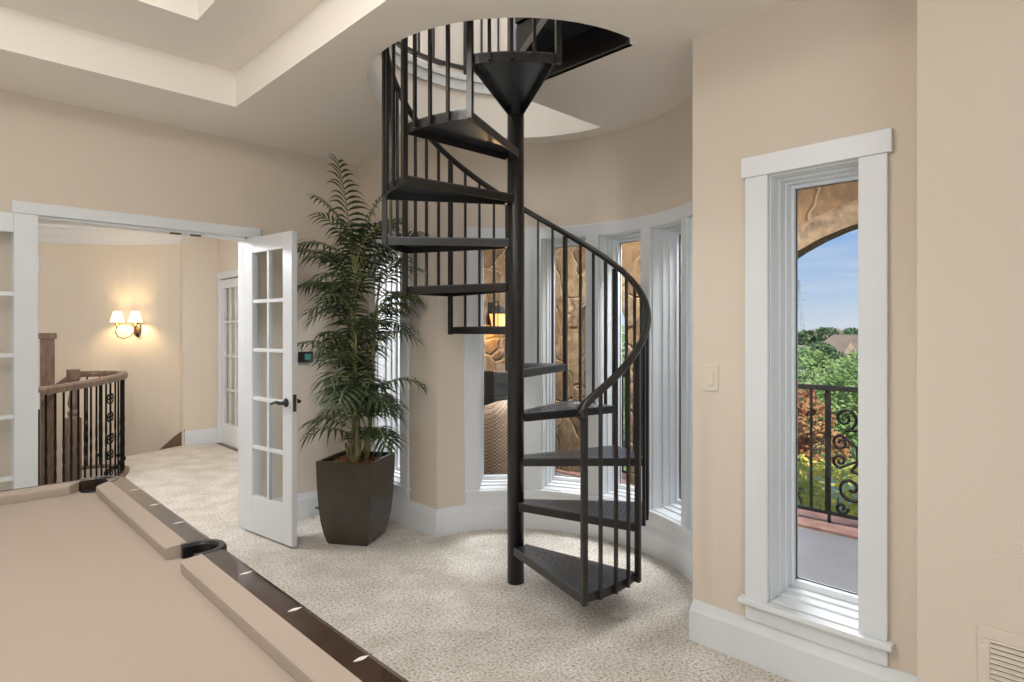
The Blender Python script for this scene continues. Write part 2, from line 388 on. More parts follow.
# ---- ceiling with tray and stair opening
HX, HY, HR = 2.355, 2.392, 0.80
TX0, TX1, TY0, TY1 = -2.3, 1.33, -1.6, 3.70
ZF = 3.07
def fill(bm, loops, z0, z1):
    tri = tessellate_polygon([[Vector((x, y, 0)) for x, y in lp] for lp in loops])
    flat = [p for lp in loops for p in lp]
    lo = [bm.verts.new((x, y, z0)) for x, y in flat]; hi = [bm.verts.new((x, y, z1)) for x, y in flat]
    for t in tri:
        if len(set(t)) == 3: bm.faces.new([lo[i] for i in t]); bm.faces.new([hi[i] for i in t])
    k = 0
    for lp in loops:
        m = len(lp)
        for i in range(m):
            j = (i + 1) % m; bm.faces.new((lo[k + i], lo[k + j], hi[k + j], hi[k + i]))
        k += m
hole = [(HX + HR * math.cos(R(a)), HY + HR * math.sin(R(a))) for a in range(0, 271, 5)]
hole[0] = (hole[0][0], PY + 0.03); hole[-1] = (PX - 0.03, hole[-1][1])
hole += [(PX - 0.03, PY - 0.075), (PX + 0.075, PY + 0.03)]
bm = BM()
fill(bm, [[(-3.72, -3.22), (2.72, -3.22), (2.72, 1.35)] + [ell(d, 0.22) for d in range(-78, 79, 6)] + [(2.72, 3.42), (2.72, 4.45), (-3.72, 4.45)], [(TX0, TY0), (TX1, TY0), (TX1, TY1), (TX0, TY1)], hole], H, ZF)
struct('ceiling', bm, 'ceil', label='beige ceiling with stepped tray and round stair opening', cat='ceiling')
IX0, IX1, IY0, IY1 = -1.94, 0.97, -1.1, 3.20
bm = BM(); fill(bm, [[(TX0 - .02, TY0 - .02), (TX1 + .02, TY0 - .02), (TX1 + .02, TY1 + .02), (TX0 - .02, TY1 + .02)], [(IX0, IY0), (IX1, IY0), (IX1, IY1), (IX0, IY1)]], 2.90, 2.98)
for b in ((IX0 - .06, IX0, IY0 - .06, IY1 + .06, 2.98, 3.35), (IX1, IX1 + .06, IY0 - .06, IY1 + .06, 2.98, 3.35), (IX0, IX1, IY0 - .06, IY0, 2.98, 3.35), (IX0, IX1, IY1, IY1 + .06, 2.98, 3.35), (IX0 - .06, IX1 + .06, IY0 - .06, IY1 + .06, 3.35, 3.41)): box(bm, *b)
struct('ceiling_tray', bm, 'ceil', label='raised inner step of the tray ceiling', cat='ceiling')
# white moulding on the rim of the stair opening and the upper storey
def arc_band(bm, r0, r1, z0, z1, a0, a1, step=4, cx=HX, cy=HY):
    prof = [(r0, z0), (r1, z0), (r1, z1), (r0, z1)]
    n = max(2, int(abs(a1 - a0) / step)); rings = []
    for i in range(n + 1):
        a = R(a0 + (a1 - a0) * i / n); rings.append([bm.verts.new((cx + r * math.cos(a), cy + r * math.sin(a), z)) for r, z in prof])
    for A, B in zip(rings, rings[1:]):
        for k in range(4): bm.faces.new((A[k], A[(k + 1) % 4], B[(k + 1) % 4], B[k]))
    bm.faces.new(rings[0][::-1]); bm.faces.new(rings[-1])
bm = BM(); arc_band(bm, HR - 0.018, HR, 2.985, 3.085, 3, 266); arc_band(bm, HR - 0.03, HR - 0.018, 3.05, 3.085, 3, 266)
struct('trim_3', bm, 'trim', label='white moulding on the rim of the ceiling opening', cat='trim')
up = [(0.7, 0.9), (2.5, 0.9), (2.5, 1.42)] + [ell(d) for d in range(-84, 85, 6)] + [(2.5, 3.36), (2.5, 4.2), (0.7, 4.2)]
bm = BM()
for i in range(len(up)):
    p, q = up[i], up[(i + 1) % len(up)]
    bm.faces.new([bm.verts.new(v) for v in ((*p, ZF - 0.03), (*q, ZF - 0.03), (*q, 5.5), (*p, 5.5))])
bmesh.ops.remove_doubles(bm, verts=bm.verts, dist=0.001)
o = struct('wall_upper', bm, 'upper', recalc=False); md = o.modifiers.new('Solidify', 'SOLIDIFY'); md.thickness = 0.1; md.offset = -1
bm = BM(); prism(bm, [(x, y, 5.5) for x, y in up], (0, 0, 0.1)); struct('ceiling_upper', bm, 'upper')
bm = BM(); strip(bm, up[1:] + [up[0]], [(q[0], q[1] + ZF) for q in BASE]); struct('baseboard_upper', bm, 'trim')

# ---- door casing
bm = BM()
box(bm, DX0 - 0.09, DX0, 4.31, 4.33, 0, DH); box(bm, DX1, DX1 + 0.09, 4.31, 4.33, 0, DH); box(bm, DX0 - 0.09, DX1 + 0.09, 4.306, 4.33, DH, DH + 0.068)
box(bm, DX0, DX0 + 0.015, 4.33, 4.45, 0, DH); box(bm, DX1 - 0.015, DX1, 4.33, 4.45, 0, DH); box(bm, DX0, DX1, 4.33, 4.45, DH - 0.015, DH)
box(bm, DX0 - 0.09, DX0, 4.45, 4.47, 0, DH); box(bm, DX1, DX1 + 0.09, 4.45, 4.47, 0, DH); box(bm, DX0 - 0.09, DX1 + 0.09, 4.45, 4.474, DH, DH + 0.085)
o = struct('trim_4', bm, 'trim', bevel=0.003, label='white casing of the french door opening', cat='trim')
for x in (1.16, 1.28):
    bm = BM(); box(bm, x, x + 0.06, 4.345, 4.375, DH - 0.024, DH - 0.015); obj('latch_strike', bm, 'bronze', o)

# ---- french door leaves (u from the hinge, v thickness)
def french_door(idx, loc, ang, handle, label, w=0.585, hh=2.02, cols=2, rows=5, st=0.105, bot=0.25, top=0.105):
    root = empty('door_%d' % idx, loc, ang); root['kind'] = 'structure'; tag(root, label, 'door'); th = 0.04; z0 = 0.012
    bm = BM(); box(bm, 0, st, 0, th, z0, hh); box(bm, w - st, w, 0, th, z0, hh); box(bm, st, w - st, 0, th, z0, z0 + bot); box(bm, st, w - st, 0, th, hh - top, hh)
    obj('leaf', bm, 'trim', root, bevel=0.003)
    gz0, gz1 = z0 + bot, hh - top; mu = 0.024
    bm = BM()
    for i in range(1, cols): x = st + (w - 2 * st) * i / cols; box(bm, x - mu / 2, x + mu / 2, 0.006, th - 0.006, gz0, gz1)
    for j in range(1, rows): z = gz0 + (gz1 - gz0) * j / rows; box(bm, st, w - st, 0.005, th - 0.005, z - mu / 2, z + mu / 2)
    obj('muntins', bm, 'trim', root, bevel=0.003)
    for i in range(cols):
        for j in range(rows):
            x0 = st + (w - 2 * st) * i / cols + (mu / 2 if i else 0); x1 = st + (w - 2 * st) * (i + 1) / cols - (mu / 2 if i < cols - 1 else 0)
            a = gz0 + (gz1 - gz0) * j / rows + (mu / 2 if j else 0); b = gz0 + (gz1 - gz0) * (j + 1) / rows - (mu / 2 if j < rows - 1 else 0)
            bm = BM(); box(bm, x0, x1, 0.018, 0.023, a, b); obj('pane', bm, 'glass', root)
    for z in (0.25, 1.0, 1.75):
        bm = BM(); lathe(bm, [(0.007, z - 0.045), (0.007, z + 0.045)], (0.0, th + 0.004, 0), 8); obj('hinge', bm, 'trim', root)
    if handle:
        for s, y in ((-1, 0.0), (1, th)):
            h = BM(); lathe(h, [(0.0, 0), (0.027, 0), (0.03, 0.004), (0.024, 0.012), (0.012, 0.016), (0.011, 0.05)], seg=14)
            bmesh.ops.transform(h, matrix=Matrix.Translation((w - 0.06, y, 0.925)) @ Matrix.Rotation(-s * PI / 2, 4, 'X'), verts=h.verts)
            yy = y + s * 0.05
            tube(h, [(w - 0.055, yy, 0.925), (w - 0.085, yy + s * 0.004, 0.930), (w - 0.12, yy, 0.926), (w - 0.15, yy - s * 0.002, 0.915), (w - 0.172, yy - s * 0.006, 0.913)], [0.012, 0.011, 0.009, 0.008, 0.006], 8)
            obj('handle', h, 'black', root, smooth=True)
        bm = BM(); box(bm, w, w + 0.002, 0.008, th - 0.008, 0.87, 0.98); obj('latch_plate', bm, 'bronze', root)
    return root
french_door(1, (1.612, 4.325, 0), math.atan2(-0.578, 0.078), True, 'open french door leaf with black lever handle beside palm')
french_door(2, (0.465, 4.255, 0), math.atan2(-0.02, -1), False, 'french door leaf folded against the wall at the left edge')
french_door(3, (2.645, 7.86, 0), math.atan2(-1, 0), False, 'closed white glazed door at the far end of the hall', w=0.76, hh=2.0, cols=3, rows=4, st=0.11)

# ---- hall shell
wall_boxes('wall_hall_right', [(2.65, 2.78, 4.45, 7.1, 0, 2.63), (2.65, 2.78, 7.1, 7.86, 2.01, 2.63), (2.65, 2.78, 7.86, 8.08, 0, 2.63), (2.70, 2.78, 7.1, 7.86, 0, 2.01), (2.36, 2.65, 7.97, 8.08, 0, 2.63)], 'hallwall')
bm = BM(); box(bm, 2.63, 2.65, 7.02, 7.1, 0, 2.01); box(bm, 2.63, 2.65, 7.86, 7.94, 0, 2.01); box(bm, 2.626, 2.65, 7.02, 7.94, 2.01, 2.09)
struct('trim_5', bm, 'trim', bevel=0.003)
bm = BM(); box(bm, 2.60, 2.70, 7.1, 7.86, 0, 0.011); struct('trim_6', bm, 'oldwood', label='dark wood threshold of the far hall door', cat='threshold')
bm = BM(); arc_band(bm, wc[2], wc[2] + 0.1, -2.8, 2.63, 26.8, 170, 4, wc[0], wc[1]); box(bm, -3.72, -1.70, 7.36, 7.46, -2.8, 2.63); box(bm, -3.72, 2.5, 4.55, 4.65, -2.8, -0.2); box(bm, 2.4, 2.5, 4.65, 8.3, -2.8, -0.2); box(bm, 2.25, 2.36, 7.97, 8.08, -2.8, 2.63)
struct('wall_stairwell', bm, 'hallwall', label='curved cream wall of the stairwell with the sconce', cat='wall')
bm = BM(); box(bm, -3.72, -3.6, 4.45, 10.6, -2.8, 2.63); struct('wall_hall_left', bm, 'hallwall')
bm = BM(); strip(bm, [(2.65, 4.45), (2.65, 7.02)], BASE); struct('baseboard_hall', bm, 'trim')
bm = BM(); strip(bm, [(2.65, 7.94), (2.65, 7.97), (2.27, 7.97)], BASE); struct('baseboard_hall_end', bm, 'trim')
bm = BM(); box(bm, -3.72, 2.78, 4.45, 11.2, 2.63, 2.7); struct('ceiling_hall', bm, 'trim')
CROWN = [(0, 2.43), (0.02, 2.43), (0.03, 2.47), (0.075, 2.53), (0.10, 2.58), (0.13, 2.6), (0.13, 2.63), (0, 2.63)]
bm = BM(); strip(bm, [well(d) for d in range(27, 171, 3)], CROWN); struct('trim_7', bm, 'trim', label='white crown moulding on the curved hall wall', cat='crown moulding')
bm = BM(); prism(bm, [(2.30, 7.985, -0.16), (2.30, 7.985, 0.20), (2.24, 8.09, 0.13), (2.02, 8.36, -0.16)], (-0.03, -0.02, 0))
struct('trim_8', bm, 'oldwood', label='dark wood stair skirt at the end of the curved wall', cat='stair skirt')

# ------------------------------------------------------------------ spiral staircase
ST = empty('spiral_staircase', (PX, PY, 0)); tag(ST, 'black steel spiral staircase with diamond plate treads winding up through the ceiling', 'staircase')
bm = BM(); lathe(bm, [(0.046, 0), (0.046, 4.0)], seg=24); obj('center_pole', bm, 'iron', ST, smooth=False)
for p in ST.children:
    for q in p.data.polygons: q.use_smooth = abs(q.normal.z) < 0.5
STEP, A0, RISE, Z1 = 31.8, -109.7, 0.24, 0.21
RT, RB, RH = 0.70, 0.712, 0.712
def aT(k): return A0 + STEP * (k - 1)
def zT(k): return Z1 + RISE * (k - 1)
def pol(r, d, z): return (r * math.cos(R(d)), r * math.sin(R(d)), z)
def tread(k):
    bm = BM(); z = zT(k); a, b = aT(k), aT(k) + STEP; th = 0.045
    n = 8
    # plan outline: hub chord, straight sides, curved nose
    outl = [pol(0.052, a - 38 + (STEP + 76) * i / 4, 0) for i in range(4, -1, -1)] + [pol(RT, a + (b - a) * i / n, 0) for i in range(n + 1)]
    prism(bm, [(p[0], p[1], z - 0.006) for p in outl], (0, 0, 0.006))
    top = bm; bm = BM()
    # down-turned edge flanges, mitred as a closed skirt
    inn = [pol(0.060, a - 30 + (STEP + 60) * i / 4, 0) for i in range(4, -1, -1)] + [pol(RT - 0.006, a + 0.7 + (b - a - 1.4) * i / n, 0) for i in range(n + 1)]
    m = len(outl)
    vs = [[bm.verts.new((p[0], p[1], zz)) for p in L] for L, zz in ((outl, z - 0.006), (outl, z - th), (inn, z - th), (inn, z - 0.006))]
    for i in range(m):
        j = (i + 1) % m
        for A, B in ((0, 1), (1, 2), (2, 3)): bm.faces.new((vs[A][i], vs[A][j], vs[B][j], vs[B][i]))
    # diamond plate lozenges
    mid = R((a + b) / 2); ux, uy = math.cos(mid), math.sin(mid); row = 0; r = 0.11
    while r < RT - 0.02:
        half = r * math.tan(R(STEP / 2)) - 0.018; c = 0
        nn = int(half / 0.028)
        for q in range(-nn, nn + 1):
            t = q * 0.028 + (0.014 if row % 2 else 0)
            if abs(t) > half or math.hypot(r, t) > RT - 0.018: continue
            px, py = ux * r - uy * t, uy * r + ux * t
            an = mid + (PI / 4 if (row + q) % 2 else -PI / 4); cx_, sx = math.cos(an), math.sin(an)
            P = [(cx_ * l - sx * w, sx * l + cx_ * w) for l, w in ((0.0115, 0), (0, 0.004), (-0.0115, 0), (0, -0.004))]
            vb = [top.verts.new((px + e[0], py + e[1], z)) for e in P]; tp = top.verts.new((px, py, z + 0.0028))
            for i in range(4): top.faces.new((vb[i], vb[(i + 1) % 4], tp))
        r += 0.0235; row += 1
    t = obj('tread', bm, 'iron', ST); obj('diamond_plate', top, 'plate', t)
for k in range(1, 13): tread(k)
def zrail(d): return 1.045 + (d - A0) / STEP * RISE
AEND = aT(13) - 1
def square_bar(bm, x, y, z0, z1, w, ang):
    box(bm, -w / 2, w / 2, -w / 2, w / 2, z0, z1, Matrix.Translation((x, y, 0)) @ Matrix.Rotation(ang, 4, 'Z'))
for k in range(1, 13):
    a = aT(k)
    bm = BM(); x, y, _ = pol(RB - 0.003, a + 0.8, 0); square_bar(bm, x, y, (zT(k) if k == 1 else zT(k - 1)) - 0.05, zrail(a), 0.026, R(a)); obj('post', bm, 'iron', ST, bevel=0.002)
    for j in (1, 2, 3):
        d = a + STEP * j / 4
        bm = BM(); x, y, _ = pol(RB, d, 0); square_bar(bm, x, y, zT(k) - 0.04, zrail(d), 0.014, R(d)); obj('baluster', bm, 'iron', ST)
bm = BM(); x, y, _ = pol(RB, AEND, 0); square_bar(bm, x, y, zT(12) - 0.05, zrail(AEND), 0.026, R(AEND)); obj('post', bm, 'iron', ST, bevel=0.002)
path = [pol(RH, A0 + 0.4, zrail(A0) - 0.055), pol(RH + 0.004, A0 - 1.4, zrail(A0) - 0.03), pol(RH + 0.004, A0 - 1.0, zrail(A0) - 0.008), pol(RH, A0 + 1.2, zrail(A0) + 0.014)]
d = A0 + 4
while d < AEND: path.append(pol(RH, d, zrail(d) + 0.012)); d += 4
path.append(pol(RH, AEND, zrail(AEND) + 0.012))
bm = BM(); tube(bm, path, 0.0185, 10); obj('handrail', bm, 'iron', ST, smooth=True)
# landing fascia on the edge of the upper floor
bm = BM(); box(bm, -0.035, -0.012, -0.775, -0.045, 2.695, 3.075); box(bm, -0.05, -0.012, -0.775, -0.045, 3.05, 3.075); box(bm, -0.05, -0.012, -0.775, -0.045, 2.695, 2.72)
obj('landing_fascia', bm, 'iron', ST)
# guard railing of the upper floor round the opening
GR = empty('upper_guard_railing', (HX, HY, ZF)); tag(GR, 'black iron guard railing on the upper floor round the stair opening', 'railing')
GRr = HR + 0.035
def arcpts(r, a0, a1, z, n=40): return [(r * math.cos(R(a0 + (a1 - a0) * i / n)), r * math.sin(R(a0 + (a1 - a0) * i / n)), z) for i in range(n + 1)]
bm = BM(); tube(bm, arcpts(GRr, 6, 262, 0.97), 0.018, 8); obj('top_rail', bm, 'iron', GR, smooth=True)
bm = BM(); tube(bm, arcpts(GRr, 6, 262, 0.085), 0.013, 8, prof=[(-.013, -.013), (.013, -.013), (.013, .013), (-.013, .013)]); obj('bottom_rail', bm, 'iron', GR)
for i in range(33):
    d = 6 + 8 * i; x, y, _ = pol(GRr, d, 0); bm = BM(); big = i % 8 == 0
    square_bar(bm, x, y, 0.0 if big else 0.085, 0.97, 0.024 if big else 0.013, R(d)); obj('post' if big else 'baluster', bm, 'iron', GR)

# ------------------------------------------------------------------ pool table
PT = empty('pool_table', (-0.082, 1.775, 0)); tag(PT, 'pool table with taupe felt and dark espresso rails', 'pool table')
NX, NY = 0.56, 1.05        # cushion noses (half sizes)
BX, BY = NX + 0.052, NY + 0.052   # wood starts
OX, OY = BX + 0.07, BY + 0.045     # outer edge
ZR, ZS = 0.80, 0.765
bm = BM(); box(bm, -BX, BX, -BY, BY, ZS - 0.03, ZS); obj('bed_cloth', bm, 'felt', PT)
def cushion(sx, along, a, b, ca, cb):
    """rubber cushion; along='y' side rail at x = sx*NX, or 'x' end rail at y = sx*NY; a..b span, ca, cb how far the nose is cut back"""
    bm = BM(); n = NX if along == 'y' else NY
    sec = [(0.052, ZR + 0.003), (0.004, ZR - 0.001), (0.0, ZR - 0.005), (0.0, ZR - 0.012), (0.002, ZS + 0.001), (0.052, ZS + 0.001)]
    rings = []
    for t, cut, s in ((a, ca, 1), (b, cb, -1)):
        ring = []
        for o, z in sec:
            p = t + s * cut * (1 - o / 0.052); off = sx * (n + o)
            ring.append(bm.verts.new((off, p, z) if along == 'y' else (p, off, z)))
        rings.append(ring)
    for i in range(6): bm.faces.new((rings[0][i], rings[0][(i + 1) % 6], rings[1][(i + 1) % 6], rings[1][i]))
    bm.faces.new(rings[0][::-1]); bm.faces.new(rings[1])
    obj('cushion', bm, 'felt', PT)
def rail(sx, along, a, b):
    bm = BM(); n0, n1 = (BX, OX) if along == 'y' else (BY, OY); w = n1 - n0
    sec = [(-0.004, ZR + 0.002), (w - 0.02, ZR + 0.002), (w - 0.008, ZR - 0.003), (w - 0.001, ZR - 0.013), (w, ZR - 0.03), (w - 0.006, ZR - 0.09), (w - 0.02, ZR - 0.115), (-0.004, ZR - 0.115)]
    pr = [((sx * (n0 + o), a, z) if along == 'y' else (a, sx * (n0 + o), z)) for o, z in sec]
    prism(bm, pr, (0, b - a, 0) if along == 'y' else (b - a, 0, 0)); obj('rail', bm, 'espresso', PT, bevel=0.002)
PK, SP = 0.075, 0.058
for sx in (-1, 1):
    for sy in (-1, 1):
        lo, hi = SP, NY - 0.028
        a, b = (lo, hi) if sy > 0 else (-hi, -lo)
        ca, cb = (0.006, 0.045) if sy > 0 else (0.045, 0.006)
        cushion(sx, 'y', a, b, ca, cb); 
        a, b = (SP, NY + 0.02) if sy > 0 else (-NY - 0.02, -SP)
        rail(sx, 'y', a, b)
    cushion(sx, 'x', -NX + 0.028, NX - 0.028, 0.045, 0.045); rail(sx, 'x', -NX - 0.02, NX + 0.02)
# diamond sights
def sight(x, y, along):
    bm = BM(); l, w = 0.016, 0.0055
    if along == 'y': l, w = w, l
    # pointed lozenge lying across the rail
    P = [(l, 0), (l * 0.45, w * 0.7), (0, w), (-l * 0.45, w * 0.7), (-l, 0), (-l * 0.45, -w * 0.7), (0, -w), (l * 0.45, -w * 0.7)]
    prism(bm, [(x + p[0], y + p[1], ZR + 0.001) for p in P], (0, 0, 0.0018)); obj('sight', bm, 'pearl', PT)
for sx in (-1, 1):
    for i in (1, 2, 3):
        for sy in (-1, 1): sight(sx * (BX + 0.036), sy * i * 0.268, 'x')
    for i in (-1, 0, 1): sight(i * 0.27, sx * (BY + 0.024), 'y')
# pockets: leather cups with a thick U rim
def pocket(x, y, r, a0, a1, tail):
    bm = BM()
    lathe(bm, [(r * 0.55, ZS - 0.13), (r * 0.85, ZS - 0.10), (r * 0.98, ZS - 0.03), (r, ZS + 0.012)], (x, y, 0), 20, R(a0) - 0.25, R(a1) + 0.25)
    lathe(bm, [(0.0005, ZS - 0.125), (r * 0.6, ZS - 0.125)], (x, y, 0), 20, cap=False)
    prof = [(-0.011, -0.04), (0.011, -0.04), (0.013, -0.006), (0.008, 0.003), (-0.006, 0.003), (-0.011, -0.005)]
    pts = []
    n = 16
    for i in range(n + 1):
        a = R(a0 + (a1 - a0) * i / n); pts.append((x + (r + 0.008) * math.cos(a), y + (r + 0.008) * math.sin(a), ZR))
    ta = R(a0); tb = R(a1)
    pts = [(pts[0][0] + math.sin(ta) * tail, pts[0][1] - math.cos(ta) * tail, ZR)] + pts + [(pts[-1][0] - math.sin(tb) * tail, pts[-1][1] + math.cos(tb) * tail, ZR)]
    tube(bm, pts, 0.01, prof=prof)
    # dark mouth let into the bed
    lathe(bm, [(0.0005, ZS + 0.0015), (r * 0.93, ZS + 0.0015)], (x, y, 0), 22, cap=False)
    obj('pocket', bm, 'leather', PT, smooth=False)
for sx in (-1, 1):
    c = 0 if sx > 0 else 180
    pocket(sx * (NX + 0.066), 0, 0.046, c - 90, c + 90, 0.03)
    for sy in (-1, 1):
        d = math.degrees(math.atan2(sy, sx)); pocket(sx * (NX + 0.018), sy * (NY + 0.018), 0.058, d - 100, d + 100, 0.01)
bm = BM(); ax, ay = OX - 0.05, OY - 0.05
for b in ((-ax, ax, -ay, -ay + .03, .6, ZR - .115), (-ax, ax, ay - .03, ay, .6, ZR - .115), (-ax, -ax + .03, -ay + .03, ay - .03, .6, ZR - .115), (ax - .03, ax, -ay + .03, ay - .03, .6, ZR - .115)): box(bm, *b)
obj('apron', bm, 'espresso', PT, bevel=0.003)
for sx in (-1, 1):
    for sy in (-1, 1):
        bm = BM(); lathe(bm, [(0.055, 0), (0.06, 0.03), (0.05, 0.05), (0.062, 0.2), (0.078, 0.38), (0.06, 0.44), (0.085, 0.48), (0.085, 0.69)], (sx * (ax - 0.12), sy * (ay - 0.14), 0), 18); obj('leg', bm, 'espresso', PT, smooth=True)

# ------------------------------------------------------------------ potted palm
PP = empty('potted_palm', (2.094, 3.645, 0), R(-55.7)); tag(PP, 'tall palm in a square dark bronze glazed planter beside the french door', 'potted plant')
HP = 0.545
def sq_ring(bm, h, z, n=7, bulge=0.0):
    pts = []
    for s in range(4):
        for i in range(n):
            t = -1 + 2 * i / n; b = 1 + bulge * (1 - t * t)
            p = Vector((h * t, -h * b, 0)); p.rotate(Matrix.Rotation(s * PI / 2, 3, 'Z')); pts.append(bm.verts.new((p.x, p.y, z)))
    return pts
prof = [(0.136, 0.0), (0.142, 0.012), (0.158, 0.07), (0.172, 0.15), (0.181, 0.24), (0.187, 0.35), (0.191, 0.46), (0.193, HP), (0.170, HP), (0.166, HP - 0.07), (0.16, HP - 0.09)]
bm = BM(); rings = [sq_ring(bm, h, z, bulge=0.02 if z < HP * 0.8 else 0.0) for h, z in prof]
for A, B in zip(rings, rings[1:]):
    for k in range(len(A)): bm.faces.new((A[k], A[(k + 1) % len(A)], B[(k + 1) % len(A)], B[k]))
bm.faces.new(rings[0][::-1]); bm.faces.new(rings[-1])
pl = obj('planter', bm, 'pot', PP, bevel=0.004)
bm = BM(); n = 22; g = {}
for i in range(n + 1):
    for j in range(n + 1): g[i, j] = bm.verts.new((-0.166 + 0.332 * i / n, -0.166 + 0.332 * j / n, HP - 0.045 + random.uniform(-0.008, 0.012) + 0.012))
for i in range(n):
    for j in range(n): bm.faces.new((g[i, j], g[i + 1, j], g[i + 1, j + 1], g[i, j + 1]))
obj('mulch', bm, 'soil', pl)
canes = []
for (x, y, dx, dy, h) in ((0.0, 0.0, 0.0, -0.02, 1.95), (0.05, 0.02, 0.06, 0.04, 1.80), (-0.04, 0.03, -0.05, 0.05, 1.76), (0.015, -0.04, 0.03, -0.07, 1.35)):
    bm = BM(); P = []; rr = []
    for i in range(13):
        t = i / 12; P.append(Vector((x + dx * t * 1.4 + 0.01 * math.sin(t * 7), y + dy * t * 1.4, HP - 0.05 + (h - HP + 0.05) * t))); rr.append(0.017 * (1 - 0.66 * t) + (0.008 if t < 0.1 else 0) + (0.001 if i % 2 else 0))
    tube(bm, P, rr, 8); obj('cane', bm, 'cane', PP, smooth=True); canes.append(P)
# dried leaf bases at the foot
for i in range(7):
    a = i * 0.9; bm = BM(); tube(bm, [(0.03 * math.cos(a), 0.03 * math.sin(a), HP - 0.05), (0.055 * math.cos(a), 0.055 * math.sin(a), HP + 0.03), (0.075 * math.cos(a), 0.075 * math.sin(a), HP + 0.075 + 0.02 * (i % 3))], [0.02, 0.016, 0.006], 6); obj('leaf_base', bm, 'cane', PP, smooth=True)

PPM = Matrix.Translation((2.094, 3.645, 0)) @ Matrix.Rotation(R(-55.7), 4, 'Z'); PPI = PPM.inverted()
def keep_clear(p):
    q = PPM @ p; q.x = min(q.x, 2.47); q.y = min(q.y, 4.29); return PPI @ q
def frond(p0, az, elev, L, droop, llen=0.17, pairs=None, name='frond'):
    """arching rib with drooping lance leaflets on both sides"""
    rib = []; p = Vector(p0); n = 16; e = elev; pairs = pairs or max(8, int(L / 0.034))
    for i in range(n + 1):
        rib.append(keep_clear(p)); d = Vector((math.cos(az) * math.cos(e), math.sin(az) * math.cos(e), math.sin(e))); p += d * (L / n); e -= droop / n * (0.5 + i / n)
    bm = BM()
    side = Vector((-math.sin(az), math.cos(az), 0))
    for i in range(pairs):
        t = 0.16 + 0.84 * (i + 0.5) / pairs; f = t * n; k = min(n - 1, int(f)); q = rib[k].lerp(rib[k + 1], f - k); tg = rib[k + 1] - rib[k]
        if tg.length < 1e-4: continue
        tg.normalize()
        up_ = side.cross(tg) * -1
        if up_.z < 0: up_ = -up_
        ll = llen * (0.5 + 0.62 * math.sin(PI * min(1, (t - 0.05) / 0.97) ** 0.9)) * random.uniform(0.88, 1.1)
        fw = 0.22 + 0.9 * t * t
        for s in (-1, 1):
            d = (side * s + tg * fw + up_ * 0.22).normalized(); a = q.copy(); V = []
            w0 = 0.0106 * random.uniform(0.85, 1.15); dr = random.uniform(0.55, 1.05)
            m = 6
            wv = (tg - d * tg.dot(d)).normalized()
            for j in range(m + 1):
                u = j / m; w = w0 * (0.3 + 1.9 * u if u < 0.35 else 0.97 * (1 - u) / 0.65 + 0.02)
                V.append((bm.verts.new(keep_clear(a - wv * w)), bm.verts.new(keep_clear(a + wv * w))))
                dd = (d + Vector((0, 0, -dr * u * 1.6))).normalized(); a = a + dd * (ll / m)
            for A, B in zip(V, V[1:]): bm.faces.new((A[0], A[1], B[1], B[0]))
    o = obj(name, bm, 'leaf', PP, recalc=False)
    b2 = BM(); tube(b2, [r for i, r in enumerate(rib) if i == 0 or (r - rib[i - 1]).length > 1e-4], 0.0042, 5); obj('rib', b2, 'rib', o, smooth=True)
    return o
rz = R(55.7)
CAMAZ = R(-44.14)      # world azimuth of the camera's right-hand direction
def az_local(a): return a + CAMAZ + rz     # a: 0 = to the right in the photo, 90 deg = away
def top_of(c, t):
    P = canes[c]; f = t * 12; k = min(11, int(f)); return P[k].lerp(P[k + 1], f - k)
hero = [  # cane, height along it, azimuth (photo frame), elevation, length, droop
    (0, 0.80, 160, 86, 0.88, 0.22), (0, 0.86, 15, 72, 0.50, 0.9), (0, 0.78, 172, 66, 0.56, 1.5), (0, 0.70, 185, 60, 0.46, 1.9), (0, 0.92, 215, 74, 0.40, 1.1),
    (0, 0.84, 5, 62, 0.50, 1.3), (1, 0.98, -8, 72, 0.42, 1.4), (2, 0.57, 176, 36, 0.46, 1.5), (2, 0.84, 165, 58, 0.40, 1.7), (1, 0.36, 0, 40, 0.36, 1.4),
    (1, 0.60, -12, 48, 0.34, 1.8), (1, 0.78, 15, 55, 0.34, 1.8), (2, 0.40, 200, 40, 0.24, 1.6), (3, 0.55, 200, 38, 0.22, 1.6), (3, 0.42, -5, 30, 0.28, 1.6),
    (0, 0.95, 100, 70, 0.40, 1.2), (0, 0.90, 320, 68, 0.42, 1.3), (0, 0.83, 130, 60, 0.44, 1.5), (1, 0.93, 60, 62, 0.40, 1.5), (2, 0.97, 140, 66, 0.42, 1.5), (0, 0.88, 178, 58, 0.44, 1.5), (1, 0.88, -30, 58, 0.38, 1.6), (0, 0.97, 0, 62, 0.40, 1.4),
    (0, 0.90, 25, 80, 0.62, 0.6), (0, 0.93, 190, 78, 0.50, 0.9),
    (2, 0.95, 195, 66, 0.36, 1.6), (0, 0.66, 250, 60, 0.36, 1.6), (0, 0.74, 300, 62, 0.36, 1.6), (0, 0.60, 20, 60, 0.38, 1.7), (2, 0.74, 230, 50, 0.34, 1.7),
]
for c, t, a, e, L, dr in hero: frond(top_of(c, t), az_local(R(a)), R(e), L, dr, 0.26 if e > 80 else 0.22, 20 if e > 80 else None)
for i in range(74):
    c = i % 4; t = 0.12 + 0.84 * ((i * 0.37) % 1.0); a = i * 2.39996 + 0.3
    zz = top_of(c, t)
    L = random.uniform(0.24, 0.36)
    e = R(random.uniform(28, 66))
    frond(zz, a, e, L, random.uniform(1.3, 2.1), llen=random.uniform(0.17, 0.23))

# ------------------------------------------------------------------ small wall things
def wall_plate(name, label, cat, loc, rz, parts):
    r = empty(name, loc, rz); tag(r, label, cat)
    for nm, b, m in parts: bm = BM(); box(bm, *b); obj(nm, bm, m, r, bevel=0.002)
    return r
